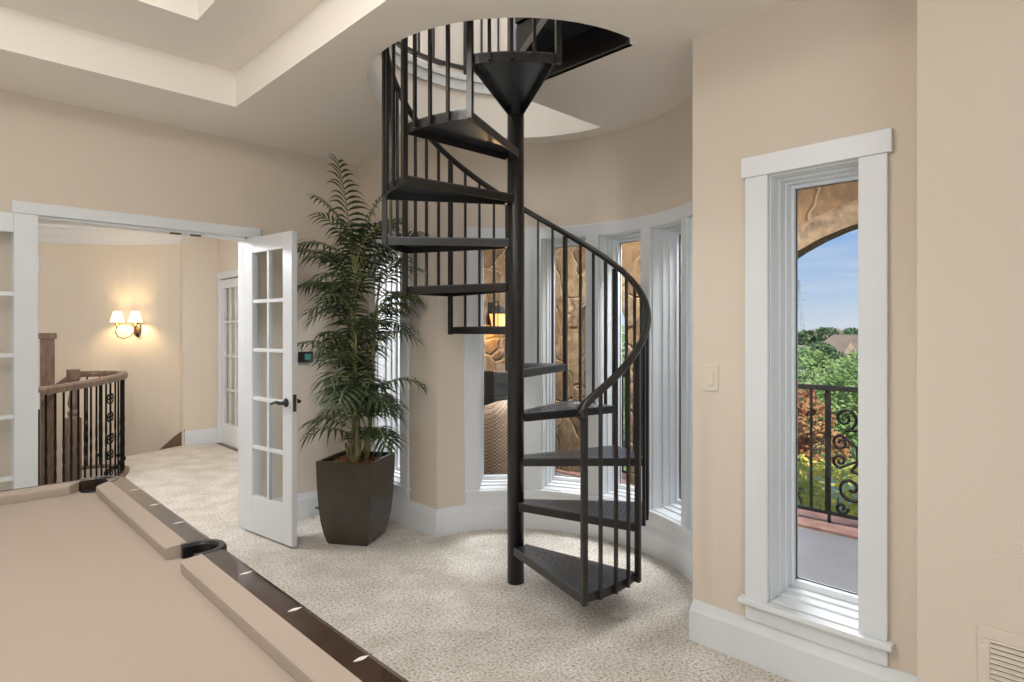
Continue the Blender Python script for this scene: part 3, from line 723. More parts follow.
# plates face local -y
wall_plate('light_switch', 'cream rocker light switch on the wall left of the tall right window', 'light switch', (2.5, 1.318, 1.18), R(-90), [('plate', (-0.036, 0.036, -0.007, 0, -0.058, 0.058), 'switch'), ('rocker', (-0.017, 0.017, -0.011, -0.006, -0.033, 0.033), 'switch')])
wall_plate('light_switch', 'small cream light switch on the curved hall wall beyond the sconce', 'light switch', (*well(29.5)[:2], 1.16), R(29.5 - 90), [('plate', (-0.05, 0.05, -0.007, 0.004, -0.06, 0.06), 'switch'), ('rocker', (-0.017, 0.017, -0.011, -0.006, -0.033, 0.033), 'switch')])
wall_plate('wall_mounted_thermostat', 'black thermostat with teal screen on wall between door and palm', 'thermostat', (2.056, 4.33, 1.19), 0, [('body', (-0.055, 0.055, -0.02, 0, -0.04, 0.04), 'black'), ('screen', (-0.012, 0.036, -0.0215, -0.0195, -0.022, 0.022), 'screen')])
DS = empty('door_stop', (2.13, 4.308, 0.06)); tag(DS, 'small black door stop on the baseboard left of the planter', 'door stop')
bm = BM(); tube(bm, [(0, 0, 0), (0, -0.06, 0)], 0.007, 8); obj('spring', bm, 'black', DS); bm = BM(); tube(bm, [(0, -0.06, 0), (0, -0.078, 0)], 0.011, 8); obj('tip', bm, 'black', DS)
GV = empty('return_grille', (2.3, 0.0, 0.0), R(-90)); tag(GV, 'beige louvred air return grille low on the nearest wall', 'vent')
# local x runs toward -y world; the grille starts at y = 0.343
gx0, gx1, gz0, gz1 = -0.343, 0.30, 0.05, 0.50
bm = BM()
for b in ((gx0, gx1, -0.008, 0, gz1 - .035, gz1), (gx0, gx1, -0.008, 0, gz0, gz0 + .035), (gx0, gx0 + .03, -0.008, 0, gz0 + .035, gz1 - .035), (gx1 - .03, gx1, -0.008, 0, gz0 + .035, gz1 - .035)): box(bm, *b)
obj('frame', bm, 'wall', GV, bevel=0.003)
bm = BM(); box(bm, gx0 + .03, gx1 - .03, -0.0015, -0.0005, gz0 + .035, gz1 - .035); obj('backing', bm, 'dark', GV)
z = gz0 + 0.042
while z < gz1 - 0.04:
    bm = BM(); prism(bm, [(gx0 + .03, -0.0095, z), (gx0 + .03, -0.0085, z + 0.0015), (gx0 + .03, -0.002, z + 0.0105), (gx0 + .03, -0.002, z + 0.008)], (gx1 - gx0 - .06, 0, 0)); obj('louver', bm, 'wall', GV); z += 0.0153
for x in (gx0 + 0.016,):
    bm = BM(); lathe(bm, [(0.005, 0), (0.004, 0.002)], seg=10); bmesh.ops.transform(bm, matrix=Matrix.Translation((x, -0.008, gz1 - 0.06)) @ Matrix.Rotation(PI / 2, 4, 'X'), verts=bm.verts); obj('screw', bm, 'switch', GV)

# ------------------------------------------------------------------ hall: sconce and balustrade
sx_, sy_ = well(46.5)
SC = empty('wall_sconce', (sx_, sy_, 1.40), R(46.5 - 90)); tag(SC, 'lit two-shade bronze wall sconce on the curved hall wall', 'wall lamp')
# local -y points into the hall, x to the right
bm = BM(); lathe(bm, [(0.0, -0.09), (0.02, -0.075), (0.045, -0.03), (0.05, 0.02), (0.035, 0.07), (0.0, 0.09)], seg=14)
for v in bm.verts: v.co.y *= 0.5; v.co.x *= 0.9
bmesh.ops.transform(bm, matrix=Matrix.Translation((0.05, -0.02, -0.01)), verts=bm.verts); obj('backplate', bm, 'bronze', SC, smooth=True)
for x0, xm in ((-0.10, -0.14), (0.07, 0.09)):
    bm = BM(); P = []
    if x0 < 0: P = [(0.03, -0.05, -0.03), (0.0, -0.09, -0.09), (-0.06, -0.12, -0.115), (-0.12, -0.13, -0.09), (-0.15, -0.13, -0.03), (-0.135, -0.13, 0.02), (-0.125, -0.13, 0.03)]
    else: P = [(0.05, -0.05, -0.03), (0.06, -0.10, -0.07), (0.09, -0.14, -0.06), (0.10, -0.14, 0.0), (0.095, -0.14, 0.03)]
    tube(bm, P, 0.007, 8); obj('arm', bm, 'bronze', SC, smooth=True)
    e = P[-1]
    bm = BM(); lathe(bm, [(0.006, 0), (0.03, 0.012), (0.028, 0.016), (0.010, 0.018), (0.010, 0.06)], e, 12); obj('candle_cup', bm, 'bronze', SC, smooth=True)
    bm = BM(); lathe(bm, [(0.078, 0.055), (0.066, 0.09), (0.052, 0.14), (0.042, 0.185), (0.040, 0.185), (0.05, 0.14), (0.064, 0.09), (0.076, 0.055), (0.078, 0.055)], e, 20, cap=False); obj('lamp_shade', bm, 'shade', SC, smooth=True)
    ld = bpy.data.lights.new('sconce_bulb', 'POINT'); ld.energy = 7; ld.color = (1, 0.72, 0.38); ld.shadow_soft_size = 0.03
    lo = bpy.data.objects.new('sconce_bulb', ld); C.objects.link(lo); lo.parent = SC; lo.location = (e[0], e[1], e[2] + 0.12)

BL = empty('stair_balustrade', (0, 0, 0)); tag(BL, 'curved wooden handrail with black iron balusters round the stairwell', 'balustrade')
edge = [Vector((*p, 0)) for p in [(-1.2, 4.90), (-0.4, 4.95), (0.2, 5.17), (0.6, 5.51), (0.95, 5.98), (1.25, 6.5), (1.42, 6.9), (1.45, 7.12), (1.38, 7.29), (1.25, 7.36), (1.09, 7.36)]]
def smooth_path(P, n=6):
    out = []
    for i in range(len(P) - 1):
        p0, p1, p2, p3 = P[max(0, i - 1)], P[i], P[i + 1], P[min(len(P) - 1, i + 2)]
        for j in range(n):
            t = j / n; out.append(0.5 * ((2 * p1) + (p2 - p0) * t + (2 * p0 - 5 * p1 + 4 * p2 - p3) * t * t + (3 * p1 - p0 - 3 * p2 + p3) * t ** 3))
    return out + [P[-1].copy()]
SPth = smooth_path(edge)
hp = [(-0.03, -0.03), (0.03, -0.03), (0.035, -0.012), (0.035, 0.012), (0.02, 0.028), (-0.02, 0.028), (-0.035, 0.012), (-0.035, -0.012)]
bm = BM(); tube(bm, [p + Vector((0, 0, 0.95)) for p in SPth], 0.03, prof=hp); obj('handrail', bm, 'oldwood', BL)
bm = BM(); tube(bm, [p + Vector((0, 0, 0.012)) for p in SPth], 0.03, prof=[(-.045, -.012), (.045, -.012), (.045, .012), (-.045, .012)]); obj('shoe_rail', bm, 'oldwood', BL)
cum = [0]
for a, b in zip(SPth, SPth[1:]): cum.append(cum[-1] + (b - a).length)
def along(s):
    for i in range(len(cum) - 1):
        if cum[i + 1] >= s: t = (s - cum[i]) / max(1e-6, cum[i + 1] - cum[i]); return SPth[i].lerp(SPth[i + 1], t), (SPth[i + 1] - SPth[i]).normalized()
    return SPth[-1], (SPth[-1] - SPth[-2]).normalized()
def twisted(bm, p, z0, z1, w):
    n = 26; rings = []
    for i in range(n + 1):
        z = z0 + (z1 - z0) * i / n; u = i / n; tw = (u - 0.25) * 4 * PI if 0.25 < u < 0.6 else (0 if u <= 0.25 else 1.4 * PI)
        rings.append([bm.verts.new((p.x + w * math.cos(tw + k * PI / 2 + PI / 4), p.y + w * math.sin(tw + k * PI / 2 + PI / 4), z)) for k in range(4)])
    for A, B in zip(rings, rings[1:]):
        for k in range(4): bm.faces.new((A[k], A[(k + 1) % 4], B[(k + 1) % 4], B[k]))
def spiral_pts(cx, cz, r0, a0, turns, n=22, r1=0.006, sgn=1):
    return [(cx + (r0 + (r1 - r0) * i / n) * math.cos(a0 + sgn * 2 * PI * turns * i / n), cz + (r0 + (r1 - r0) * i / n) * math.sin(a0 + sgn * 2 * PI * turns * i / n)) for i in range(n + 1)]
s = 0.35; k = 0; total = cum[-1]
while s < total - 0.1:
    p, t = along(s)
    if k in (14, 26):     # ornamental scroll panel
        bm = BM()
        for m in (-1, 1):
            for cz, r0, a0, tn, sg in ((0.78, 0.05, -PI / 2, 1.2, 1), (0.60, 0.045, PI / 2, 1.2, -1), (0.42, 0.05, -PI / 2, 1.2, 1), (0.26, 0.045, PI / 2, 1.2, -1), (0.12, 0.045, -PI / 2, 1.1, 1)):
                tube(bm, [p + t * (m * (0.02 + q[0] * 0.9)) + Vector((0, 0, q[1])) for q in spiral_pts(0.02, cz, r0, a0, tn, 16, sgn=sg)], 0.006, 5)
        tube(bm, [p + Vector((0, 0, 0.02)), p + Vector((0, 0, 0.93))], 0.008, 5)
        obj('scroll_panel', bm, 'wrought', BL); s += 0.14
    else:
        bm = BM(); twisted(bm, p, 0.02, 0.93, 0.0095)
        if k % 2: lathe(bm, [(0.006, 0.10), (0.018, 0.115), (0.018, 0.135), (0.006, 0.15)], (p.x, p.y, 0), 8)
        obj('baluster', bm, 'wrought', BL); s += 0.105
    k += 1
bm = BM(); p = Vector((1.09, 7.36, 0)); box(bm, p.x - .06, p.x + .06, p.y - .06, p.y + .06, -0.2, 0.52)
lathe(bm, [(0.055, 0.52), (0.04, 0.54), (0.055, 0.57), (0.03, 0.6), (0.05, 0.66), (0.03, 0.8), (0.028, 0.86), (0.05, 0.88), (0.05, 0.9)], (p.x, p.y, 0), 16)
box(bm, p.x - .05, p.x + .05, p.y - .05, p.y + .05, 0.9, 1.0); obj('newel_post', bm, 'oldwood', BL, bevel=0.004)
LR = empty('descending_stair_rail', (0.93, 7.75, -0.2)); tag(LR, 'dark wooden newel post with a handrail sloping down the stairs', 'stair rail')
bm = BM(); box(bm, -.055, .055, -.055, .055, -2.6, 1.56); box(bm, -.07, .07, -.07, .07, 1.50, 1.56); obj('newel_post', bm, 'oldwood', LR, bevel=0.004)
bm = BM(); tube(bm, [(0.16, -0.30, 1.12), (0.02, -0.10, 0.98), (-0.5, -0.2, 0.55), (-1.1, -0.2, 0.05)], 0.03, prof=hp); obj('handrail', bm, 'oldwood', LR)
for i in range(8):
    u = (i + 0.7) / 8; x = -1.05 * u; bm = BM(); tube(bm, [(x, -0.2, 0.92 - 0.87 * u), (x, -0.2, 0.02 - 0.87 * u - 0.9)], 0.008, 5); obj('baluster', bm, 'wrought', LR)
bm = BM()
for i in range(11):
    box(bm, 0.85 - 0.2 * (i + 1), 0.85 - 0.2 * i, 7.5, 8.6, -2.8, -0.2 - 0.2 * i)
struct('stair_flight', bm, 'hardwood')

# ------------------------------------------------------------------ balcony
bm = BM(); box(bm, 2.5, 4.62, -2.6, 5.0, -0.25, -0.05); struct('floor_balcony', bm, 'deckfloor', label='grey brown balcony floor beyond the windows', cat='floor')
bm = BM(); box(bm, 4.62, 5.12, -2.6, 5.0, -0.28, -0.03); struct('trim_9', bm, 'redstone', label='red flagstone edge of the balcony floor', cat='kerb')
def archpts(yc, hw, zc, r, n=14):
    a = math.asin(hw / r); return [(yc - hw, -0.03)] + [(yc + r * math.sin(-a + 2 * a * i / n), zc + r * math.cos(-a + 2 * a * i / n)) for i in range(n + 1)] + [(yc + hw, -0.03)]
poly = [(-2.6, -0.03)] + archpts(1.0, 1.35, 0.58, 1.6) + archpts(3.605, 0.295, 1.40, 0.296) + [(5.0, -0.03), (5.0, 3.1), (-2.6, 3.1)]
bm = BM(); prism(bm, [(4.70, y, z) for y, z in poly], (0.14, 0, 0)); struct('wall_arcade', bm, 'stone', label='tan stone arcade wall with arched openings', cat='wall')
bm = BM(); box(bm, 2.68, 4.70, 4.7, 5.0, -0.05, 3.1); struct('wall_balcony_end', bm, 'stone', label='tan stone end wall of the balcony', cat='wall')
OUT = [(2.73, -2.7), (2.73, 1.30)] + [ell(d, 0.23) for d in range(-80, 81, 8)] + [(2.73, 3.5), (2.73, 4.7)]
bm = BM(); prism(bm, [(5.3, -2.7, 3.1)] + [(x, y, 3.1) for x, y in OUT] + [(5.3, 4.99, 3.1)], (0, 0, 0.1)); struct('roof_balcony', bm, 'porchwood')
bm = BM(); prism(bm, [(4.70, -2.6, 2.85)] + [(x, max(-2.6, y), 2.85) for x, y in OUT] + [(4.70, 4.7, 2.85)], (0, 0, 0.05)); struct('ceiling_balcony', bm, 'porchwood', label='dark wooden ceiling of the balcony', cat='ceiling')
def yz_arch(yc, zc, r0, r1, hw, x0, x1, n=20):
    a = math.asin(hw / r0); bm = BM(); rings = []
    for i in range(n + 1):
        t = -a + 2 * a * i / n; rings.append([bm.verts.new((x, yc + r * math.sin(t), zc + r * math.cos(t))) for x, r in ((x0, r0), (x0, r1), (x1, r1), (x1, r0))])
    for A, B in zip(rings, rings[1:]):
        for k in range(4): bm.faces.new((A[k], A[(k + 1) % 4], B[(k + 1) % 4], B[k]))
    bm.faces.new(rings[0][::-1]); bm.faces.new(rings[-1]); return bm
struct('trim_11', yz_arch(1.0, 0.58, 1.595, 1.76, 1.35, 4.675, 4.85), 'stonelight', label='lighter stone ring of the wide arch', cat='arch')
struct('trim_12', yz_arch(3.605, 1.40, 0.296, 0.40, 0.295, 4.68, 4.85), 'stonelight', label='lighter stone ring of the narrow arch', cat='arch')
# rough stone pier face standing proud beside the narrow arch
bm = BM(); prism(bm, [(4.66, 3.98, -0.05), (4.66, 4.16, -0.05), (4.66, 4.18, 1.2), (4.66, 4.10, 1.33), (4.66, 4.0, 1.3), (4.66, 3.97, 0.6)], (0.05, 0, 0)); struct('trim_10', bm, 'stone', bevel=0.01)
# lantern
LN = empty('wall_lantern', (4.25, 4.7, 1.52)); tag(LN, 'lit black wall lantern on the stone balcony end wall', 'lantern')
LN.scale = (0.8, 0.8, 0.8)
bm = BM(); box(bm, -.05, .05, -.02, 0, -.1, .2); obj('backplate', bm, 'wrought', LN, bevel=0.004)
bm = BM(); tube(bm, [(0, -.02, .12), (0, -.08, .2), (0, -.14, .2), (0, -.15, .15)], 0.01, 6); obj('arm', bm, 'wrought', LN)
def frus(bm, c, z0, h0, z1, h1):
    a = [bm.verts.new((c[0] + sx * h0, c[1] + sy * h0, z0)) for sx, sy in ((-1, -1), (1, -1), (1, 1), (-1, 1))]; b = [bm.verts.new((c[0] + sx * h1, c[1] + sy * h1, z1)) for sx, sy in ((-1, -1), (1, -1), (1, 1), (-1, 1))]
    bm.faces.new(a[::-1]); bm.faces.new(b)
    for i in range(4): bm.faces.new((a[i], a[(i + 1) % 4], b[(i + 1) % 4], b[i]))
bm = BM(); frus(bm, (0, -.15), .06, .10, .15, .02); frus(bm, (0, -.15), .045, .105, .06, .105); frus(bm, (0, -.15), -.15, .06, -.135, .075); obj('cap', bm, 'wrought', LN)
bm = BM(); frus(bm, (0, -.15), -.135, .055, .045, .083); obj('glass', bm, 'lampglass', LN)
bm = BM()
for sx in (-1, 1):
    for sy in (-1, 1): tube(bm, [(sx * .06, -.15 + sy * .06, -.14), (sx * .09, -.15 + sy * .09, .05)], 0.006, 4)
obj('cage', bm, 'wrought', LN)
ld = bpy.data.lights.new('lantern_bulb', 'POINT'); ld.energy = 9; ld.color = (1, 0.60, 0.26); ld.shadow_soft_size = 0.015
lo = bpy.data.objects.new('lantern_bulb', ld); C.objects.link(lo); lo.parent = LN; lo.location = (0, -0.15, -0.19)
# wicker chair
WC = empty('wicker_chair', (3.56, 3.80, -0.05), R(150)); tag(WC, 'brown wicker barrel chair on the balcony behind the bay window', 'chair')
bm = BM(); n = 20; rows = []
for i in range(n + 1):
    a = R(-10 + 200 * i / n); k = math.sin(max(0, min(PI, a))); top = 0.62 + 0.25 * max(0, k) ** 0.7
    col = []
    for j in range(8):
        u = j / 7; r = 0.30 + 0.03 * math.sin(u * PI) - (0.02 if u > 0.9 else 0); col.append((r * math.cos(a), r * math.sin(a), 0.06 + (top - 0.06) * u))
    rows.append(col)
vo = [[bm.verts.new(p) for p in c] for c in rows]; vi = [[bm.verts.new((p[0] * .86, p[1] * .86, p[2])) for p in c] for c in rows]
for i in range(n):
    for j in range(7): bm.faces.new((vo[i][j], vo[i + 1][j], vo[i + 1][j + 1], vo[i][j + 1])); bm.faces.new((vi[i][j], vi[i][j + 1], vi[i + 1][j + 1], vi[i + 1][j]))
    bm.faces.new((vo[i][7], vo[i + 1][7], vi[i + 1][7], vi[i][7])); bm.faces.new((vo[i][0], vi[i][0], vi[i + 1][0], vo[i + 1][0]))
for i in (0, n):
    for j in range(7): bm.faces.new((vo[i][j], vo[i][j + 1], vi[i][j + 1], vi[i][j]))
obj('backrest', bm, 'wicker', WC, smooth=True)
bm = BM(); lathe(bm, [(0.26, 0.06), (0.265, 0.33), (0.26, 0.36)], seg=20); obj('seat', bm, 'wicker', WC)
bm = BM(); lathe(bm, [(0.24, 0.36), (0.255, 0.39), (0.25, 0.43), (0.2, 0.45)], seg=20); obj('seat_cushion', bm, 'cushion', WC, smooth=True)
for a in (20, 160, 250, 290):
    bm = BM(); lathe(bm, [(0.016, 0), (0.022, 0.1)], (0.25 * math.cos(R(a)), 0.25 * math.sin(R(a)), 0), 8); obj('leg', bm, 'wicker', WC)
# black covered grill
GL = empty('covered_grill', (4.22, 4.40, -0.05), R(0)); tag(GL, 'black grill with sloping lid against the stone wall behind the wicker chair', 'grill')
bm = BM(); box(bm, -.42, .42, -.25, .28, .06, .82); obj('cabinet', bm, 'black', GL, bevel=0.01)
bm = BM(); prism(bm, [(-.42, -.25, .82), (.42, -.25, .82), (.42, -.25, .92), (-.1, -.25, 1.02), (-.42, -.25, 1.06)], (0, .53, 0)); obj('lid', bm, 'black', GL, bevel=0.01)
for sx in (-1, 1):
    for sy in (-1, 1): bm = BM(); lathe(bm, [(.025, 0), (.025, .06)], (sx * .36, sy * .2, 0), 8); obj('caster', bm, 'black', GL)

# balcony railing with scrolls
def balcony_railing(y0, y1, panels, label):
    r = empty('balcony_railing', (4.80, y0, -0.05)); tag(r, label, 'railing'); L = y1 - y0
    bm = BM(); box(bm, -.02, .02, 0, L, 0.995, 1.03); obj('top_rail', bm, 'wrought', r)
    bm = BM(); box(bm, -.014, .014, 0, L, 0.085, 0.105); obj('bottom_rail', bm, 'wrought', r)
    y = 0.0
    def inpanel(y): return any(a - 0.01 < y < b + 0.01 for a, b in panels)
    k = 0
    while y < L:
        if not inpanel(y): bm = BM(); box(bm, -.008, .008, y - .008, y + .008, 0.09, 1.01); obj('baluster', bm, 'wrought', r)
        y += 0.108
    for a, b in panels:
        for q in (a, b): bm = BM(); box(bm, -.009, .009, q - .009, q + .009, 0.02, 1.01); obj('post', bm, 'wrought', r)
        c = (a + b) / 2; hw = (b - a) / 2; bm = BM()
        def S(pts, w=0.0115): tube(bm, [(0, c + p[0], p[1]) for p in pts], w, 6)
        for m in (-1, 1):
            def mir(pts): return [(m * p[0], p[1]) for p in pts]
            # big lower scroll, sweeping up across to the top
            S(mir(spiral_pts(hw * 0.48, 0.30, hw * 0.44, PI / 2, 1.6, 34, 0.012, 1)))
            S(mir([(hw * 0.48, 0.30 + hw * 0.44), (hw * 0.25, 0.52), (0.0, 0.66), (-hw * 0.15, 0.74)]))
            S(mir(spiral_pts(hw * 0.62, 0.80, hw * 0.30, -PI / 2, 1.5, 30, 0.012, -1)))
            S(mir([(hw * 0.62, 0.80 - hw * 0.30), (hw * 0.3, 0.72), (0.0, 0.82), (-0.0, 0.92)]))
            S(mir(spiral_pts(hw * 0.72, 0.62, hw * 0.20, PI / 2, 1.3, 24, 0.01, -1)))
            S(mir(spiral_pts(hw * 0.74, 0.49, hw * 0.18, -PI / 2, 1.3, 24, 0.01, 1)))
            S(mir([(hw * 0.72, 0.62 + hw * .2), (hw * 0.35, 0.60), (hw * 0.35, 0.5), (hw * 0.74, 0.49 - hw * .18)]))
            S(mir(spiral_pts(hw * 0.70, 0.15, hw * 0.16, PI, 1.2, 20, 0.01, 1)))
        obj('scroll_panel', bm, 'wrought', r)
    return r
balcony_railing(-0.33, 2.33, [(1.36, 1.925), (0.2, 0.76)], 'black wrought iron balcony railing with scrolls under the wide arch')
balcony_railing(3.33, 3.88, [], 'black balcony railing in the narrow stone arch')

# ------------------------------------------------------------------ landscape
bm = BM(); box(bm, 5.4, 900, -500, 900, -4.6, -4.2); struct('ground', bm, 'lawn', label='pale green fields below the balcony', cat='ground')
def plant(name, label, cat, loc, blobs, nleaf, ls, leafmat, trunk, group=None):
    r = empty(name, loc); tag(r, label, cat, group)
    bm = BM(); rnd = random.Random(hash(label) % 9999 if False else len(label) * 31 + int(loc[0] * 10))
    vol = sum(b[3] ** 2 for b in blobs)
    for (bx, by, bz, br) in blobs:
        for i in range(int(nleaf * br * br / vol)):
            while True:
                d = Vector((rnd.uniform(-1, 1), rnd.uniform(-1, 1), rnd.uniform(-1, 1)))
                if 0.2 < d.length < 1: break
            d = d.normalized() * (0.55 + 0.5 * rnd.random() ** 0.6) * br; d.z *= 0.8
            c = Vector((bx, by, bz)) + d
            q = Vector((rnd.gauss(0, 1), rnd.gauss(0, 1), rnd.gauss(0, 1))).normalized(); w = q.orthogonal().normalized(); l = ls * rnd.uniform(0.6, 1.3)
            bm.faces.new([bm.verts.new(c + q * l), bm.verts.new(c + w * l * .45), bm.verts.new(c - q * l), bm.verts.new(c - w * l * .45)])
    obj('foliage', bm, leafmat, r, recalc=False)
    bm = BM(); zt = min(b[2] for b in blobs) + 0.2
    tube(bm, [(0, 0, 0), (trunk * .4, 0, zt * .5), (0, trunk * .3, zt)], [trunk, trunk * .8, trunk * .5], 7)
    for b in blobs: tube(bm, [(0, 0, zt * .7), (b[0] * .8, b[1] * .8, b[2])], [trunk * .5, trunk * .15], 5)
    obj('trunk', bm, 'bark', r)
    return r
G = -4.2
plant('shrub', 'red and orange leaved shrub seen through the balcony railing', 'shrub', (10.9, 4.25, G), [(0, 0, 4.35, .42), (-.2, -.4, 4.1, .38), (.1, .5, 4.2, .45), (0, .2, 3.7, .5), (.1, -.5, 3.6, .4)], 3600, .055, 'red', .07)
plant('shrub', 'yellow green shrub at the foot of the balcony railing', 'shrub', (8.6, 2.75, G), [(0, 0, 3.45, .6), (-.2, .6, 3.5, .55), (.1, -.7, 3.4, .6), (0, .1, 2.6, .8), (.1, 1.1, 3.3, .5), (0, -1.2, 3.2, .5)], 4200, .055, 'yellow', .07)
plant('tree', 'light green feathery tree beyond the red shrub', 'tree', (21.0, 7.9, G - 0.5), [(0, 0, 4.3, 1.5), (-.8, -1.2, 3.8, 1.4), (.5, 1.3, 3.9, 1.4), (0, -2.2, 4.4, 1.3), (.3, 0, 2.8, 1.8), (0, 2.4, 3.2, 1.4), (0, -3.2, 3.4, 1.5)], 20000, .085, 'green', .16)
plant('tree', 'green tree with taller crown at the right of the tall window', 'tree', (17.5, 4.7, G - 0.35), [(0, 0, 4.6, 1.1), (.2, -1.2, 4.2, 1.2), (-.3, .9, 3.9, 1.0), (0, 0, 3.0, 1.4), (0, -1.6, 2.8, 1.2)], 13000, .075, 'green', .14)
plant('tree', 'round dark green tree in front of the distant brick house', 'tree', (66.0, 23.0, G), [(0, 0, 3.0, 1.7), (1, 1.5, 2.6, 1.5), (0, -1.4, 2.5, 1.3)], 3000, .22, 'dgreen', .3)
plant('tree', 'green tree seen through the narrow arch of the bay window', 'tree', (12.2, 8.9, G), [(0, 0, 4.8, 1.1), (.3, .9, 4.4, 1.0), (-.2, -.8, 4.2, 1.0), (0, 0, 3.2, 1.5), (0, .5, 2.2, 1.2)], 8000, .08, 'green', .13)
def house(loc, rz, w, d, h, rh, label):
    r = empty('house', loc, rz); tag(r, label, 'house', )
    bm = BM(); box(bm, -w / 2, w / 2, -d / 2, d / 2, 0, h); obj('walls', bm, 'brick', r)
    bm = BM(); e = .5
    a = [(-w / 2 - e, -d / 2 - e, h), (w / 2 + e, -d / 2 - e, h), (w / 2 + e, d / 2 + e, h), (-w / 2 - e, d / 2 + e, h)]; v = [bm.verts.new(p) for p in a]; t = [bm.verts.new((-w / 4, 0, h + rh)), bm.verts.new((w / 4, 0, h + rh))]
    bm.faces.new(v[::-1]); bm.faces.new((v[0], v[1], t[1], t[0])); bm.faces.new((v[1], v[2], t[1])); bm.faces.new((v[2], v[3], t[0], t[1])); bm.faces.new((v[3], v[0], t[0]))
    obj('roof', bm, 'roof', r)
    bm = BM(); prism(bm, [(-w * .22, -d / 2 - 1.5, h * .6), (w * .06, -d / 2 - 1.5, h * .6), (-w * .08, -d / 2 - 1.5, h + rh * .7)], (0, d * .6, 0)); obj('gable', bm, 'brick', r)
    bm = BM(); box(bm, w * .2, w * .27, -.5, .5, h, h + rh * 1.15); obj('chimney', bm, 'brick', r)
    for x in (-.34, .12, .36): bm = BM(); box(bm, w * x - .5, w * x + .5, -d / 2 - .06, -d / 2 + .05, h * .3, h * .75); obj('window', bm, 'black', r)
def face(x, y): return math.atan2(y, x) - PI / 2 + PI * 0 + 0.0
house((100, 29.0, G - 1.3), face(100, 29.0), 14, 10, 2.8, 3.4, 'grey roofed brick house beyond the trees, largest of the houses')
for (x, y, w, rh, lb) in ((260, 122, 20, 6, 'far house on the horizon under the pylon'), (300, 98, 24, 7, 'far house on the horizon right of the pylon'), (275, 70, 18, 7, 'far house on the horizon left of the largest house roof'), (330, 112, 26, 8, 'far house on the horizon behind the largest house'), (350, 60, 22, 7, 'far house on the horizon at the right edge of the window')):
    house((x, y, G), face(x, y), w, 12, 2.8, rh * .38, lb)
tl = ['far hedge of trees left on the horizon', 'far hedge of trees right on the horizon']
for i, (x, y) in enumerate(((240, 86), (420, 110))):
    plant('tree_row', tl[i], 'trees', (x, y, G), [(-8 + 2 * (j % 2), -24 + 8 * j, 2.2 + 0.6 * (j % 3), 4.0) for j in range(7)], 2600, 1.0, 'dgreen', .6)
TW = empty('transmission_tower', (434.3, 163.8, G)); tag(TW, 'thin grey lattice power pylon far off above the horizon', 'pylon')
bm = BM()
for sx in (-1, 1):
    for sy in (-1, 1): tube(bm, [(sx * 3, sy * 3, 0), (sx * 1.0, sy * 1.0, 24), (sx * .4, sy * .4, 40)], .16, 4)
for i in range(10):
    z0, z1 = i * 4, i * 4 + 4; w0 = 3 - 2 * min(1, z0 / 24) if z0 < 24 else 1 - .6 * (z0 - 24) / 16; w1 = 3 - 2 * min(1, z1 / 24) if z1 < 24 else 1 - .6 * (z1 - 24) / 16
    for s in (-1, 1): tube(bm, [(-w0, s * w0, z0), (w1, s * w1, z1)], .1, 3); tube(bm, [(s * w0, -w0, z0), (s * w1, w1, z1)], .1, 3)
obj('mast', bm, 'steelgrey', TW)
for z, l in ((26, 5), (31, 4), (36, 3)):
    bm = BM(); tube(bm, [(0, -l, z), (0, 0, z + .5), (0, l, z)], .16, 4); obj('cross_arm', bm, 'steelgrey', TW)

# ------------------------------------------------------------------ light
def area(name, loc, target, sx, sy, energy, col=(1, 1, 1), rot=None):
    d = bpy.data.lights.new(name, 'AREA'); d.shape = 'RECTANGLE'; d.size = sx; d.size_y = sy; d.energy = energy; d.color = col
    o = bpy.data.objects.new(name, d); C.objects.link(o); o.location = loc
    o.rotation_euler = rot if rot else (Vector(target) - Vector(loc)).to_track_quat('-Z', 'Y').to_euler(); return o
def point(name, loc, energy, col, r):
    d = bpy.data.lights.new(name, 'POINT'); d.energy = energy; d.color = col; d.shadow_soft_size = r
    o = bpy.data.objects.new(name, d); C.objects.link(o); o.location = loc; return o
area('rear_fill_light', (-0.6, -3.0, 1.5), (0.4, 2, 1.2), 3.6, 1.9, 41, (0.82, 0.94, 1.03))  # added fill behind the camera; the rear wall has no window
area('side_fill_light', (-3.5, 0.6, 1.5), (1, 1.5, 1.2), 3.6, 1.9, 56, (0.82, 0.94, 1.03))  # added fill from the far left side, no window in that wall
area('tray_fill_light', (-0.45, 1.1, 3.33), (-0.45, 1.1, 0), 2.4, 3.6, 17, (0.86, 0.95, 1.02), rot=(0, 0, 0.0001))  # fill panel added inside the tray to brighten floor and table; no skylight
point('tray_lamp', (-0.08, 1.75, 2.98), 32, (1.0, 0.96, 0.90), 0.10)
point('ceiling_fill_light', (-0.1, 1.3, 2.1), 16, (1.0, 0.97, 0.93), 0.12)  # bare point light added to lift the ceiling; no pendant hangs here
sp = bpy.data.lights.new('recessed_downlight', 'SPOT'); sp.energy = 28; sp.color = (0.93, 0.97, 1.0); sp.spot_size = R(115); sp.spot_blend = 0.6; sp.shadow_soft_size = 0.07
spo = bpy.data.objects.new('recessed_downlight', sp); C.objects.link(spo); spo.location = (1.5, 1.45, 2.68)
area('hall_ceiling_light', (1.3, 5.9, 2.60), (1.5, 6.0, 0), 1.2, 1.2, 15, (0.92, 0.96, 1.0), rot=(0, 0, 0.0001))
point('hall_chandelier', (0.45, 5.05, 2.15), 52, (0.97, 0.98, 1.0), 0.05)
point('stairwell_lamp', (-0.3, 6.5, 2.5), 36, (0.96, 0.98, 1.0), 0.03)
area('upper_room_light', (1.7, 2.4, 5.45), (1.8, 2.4, 0), 1.4, 2.4, 48, (0.93, 0.97, 1.0), rot=(0, 0, 0.0001))
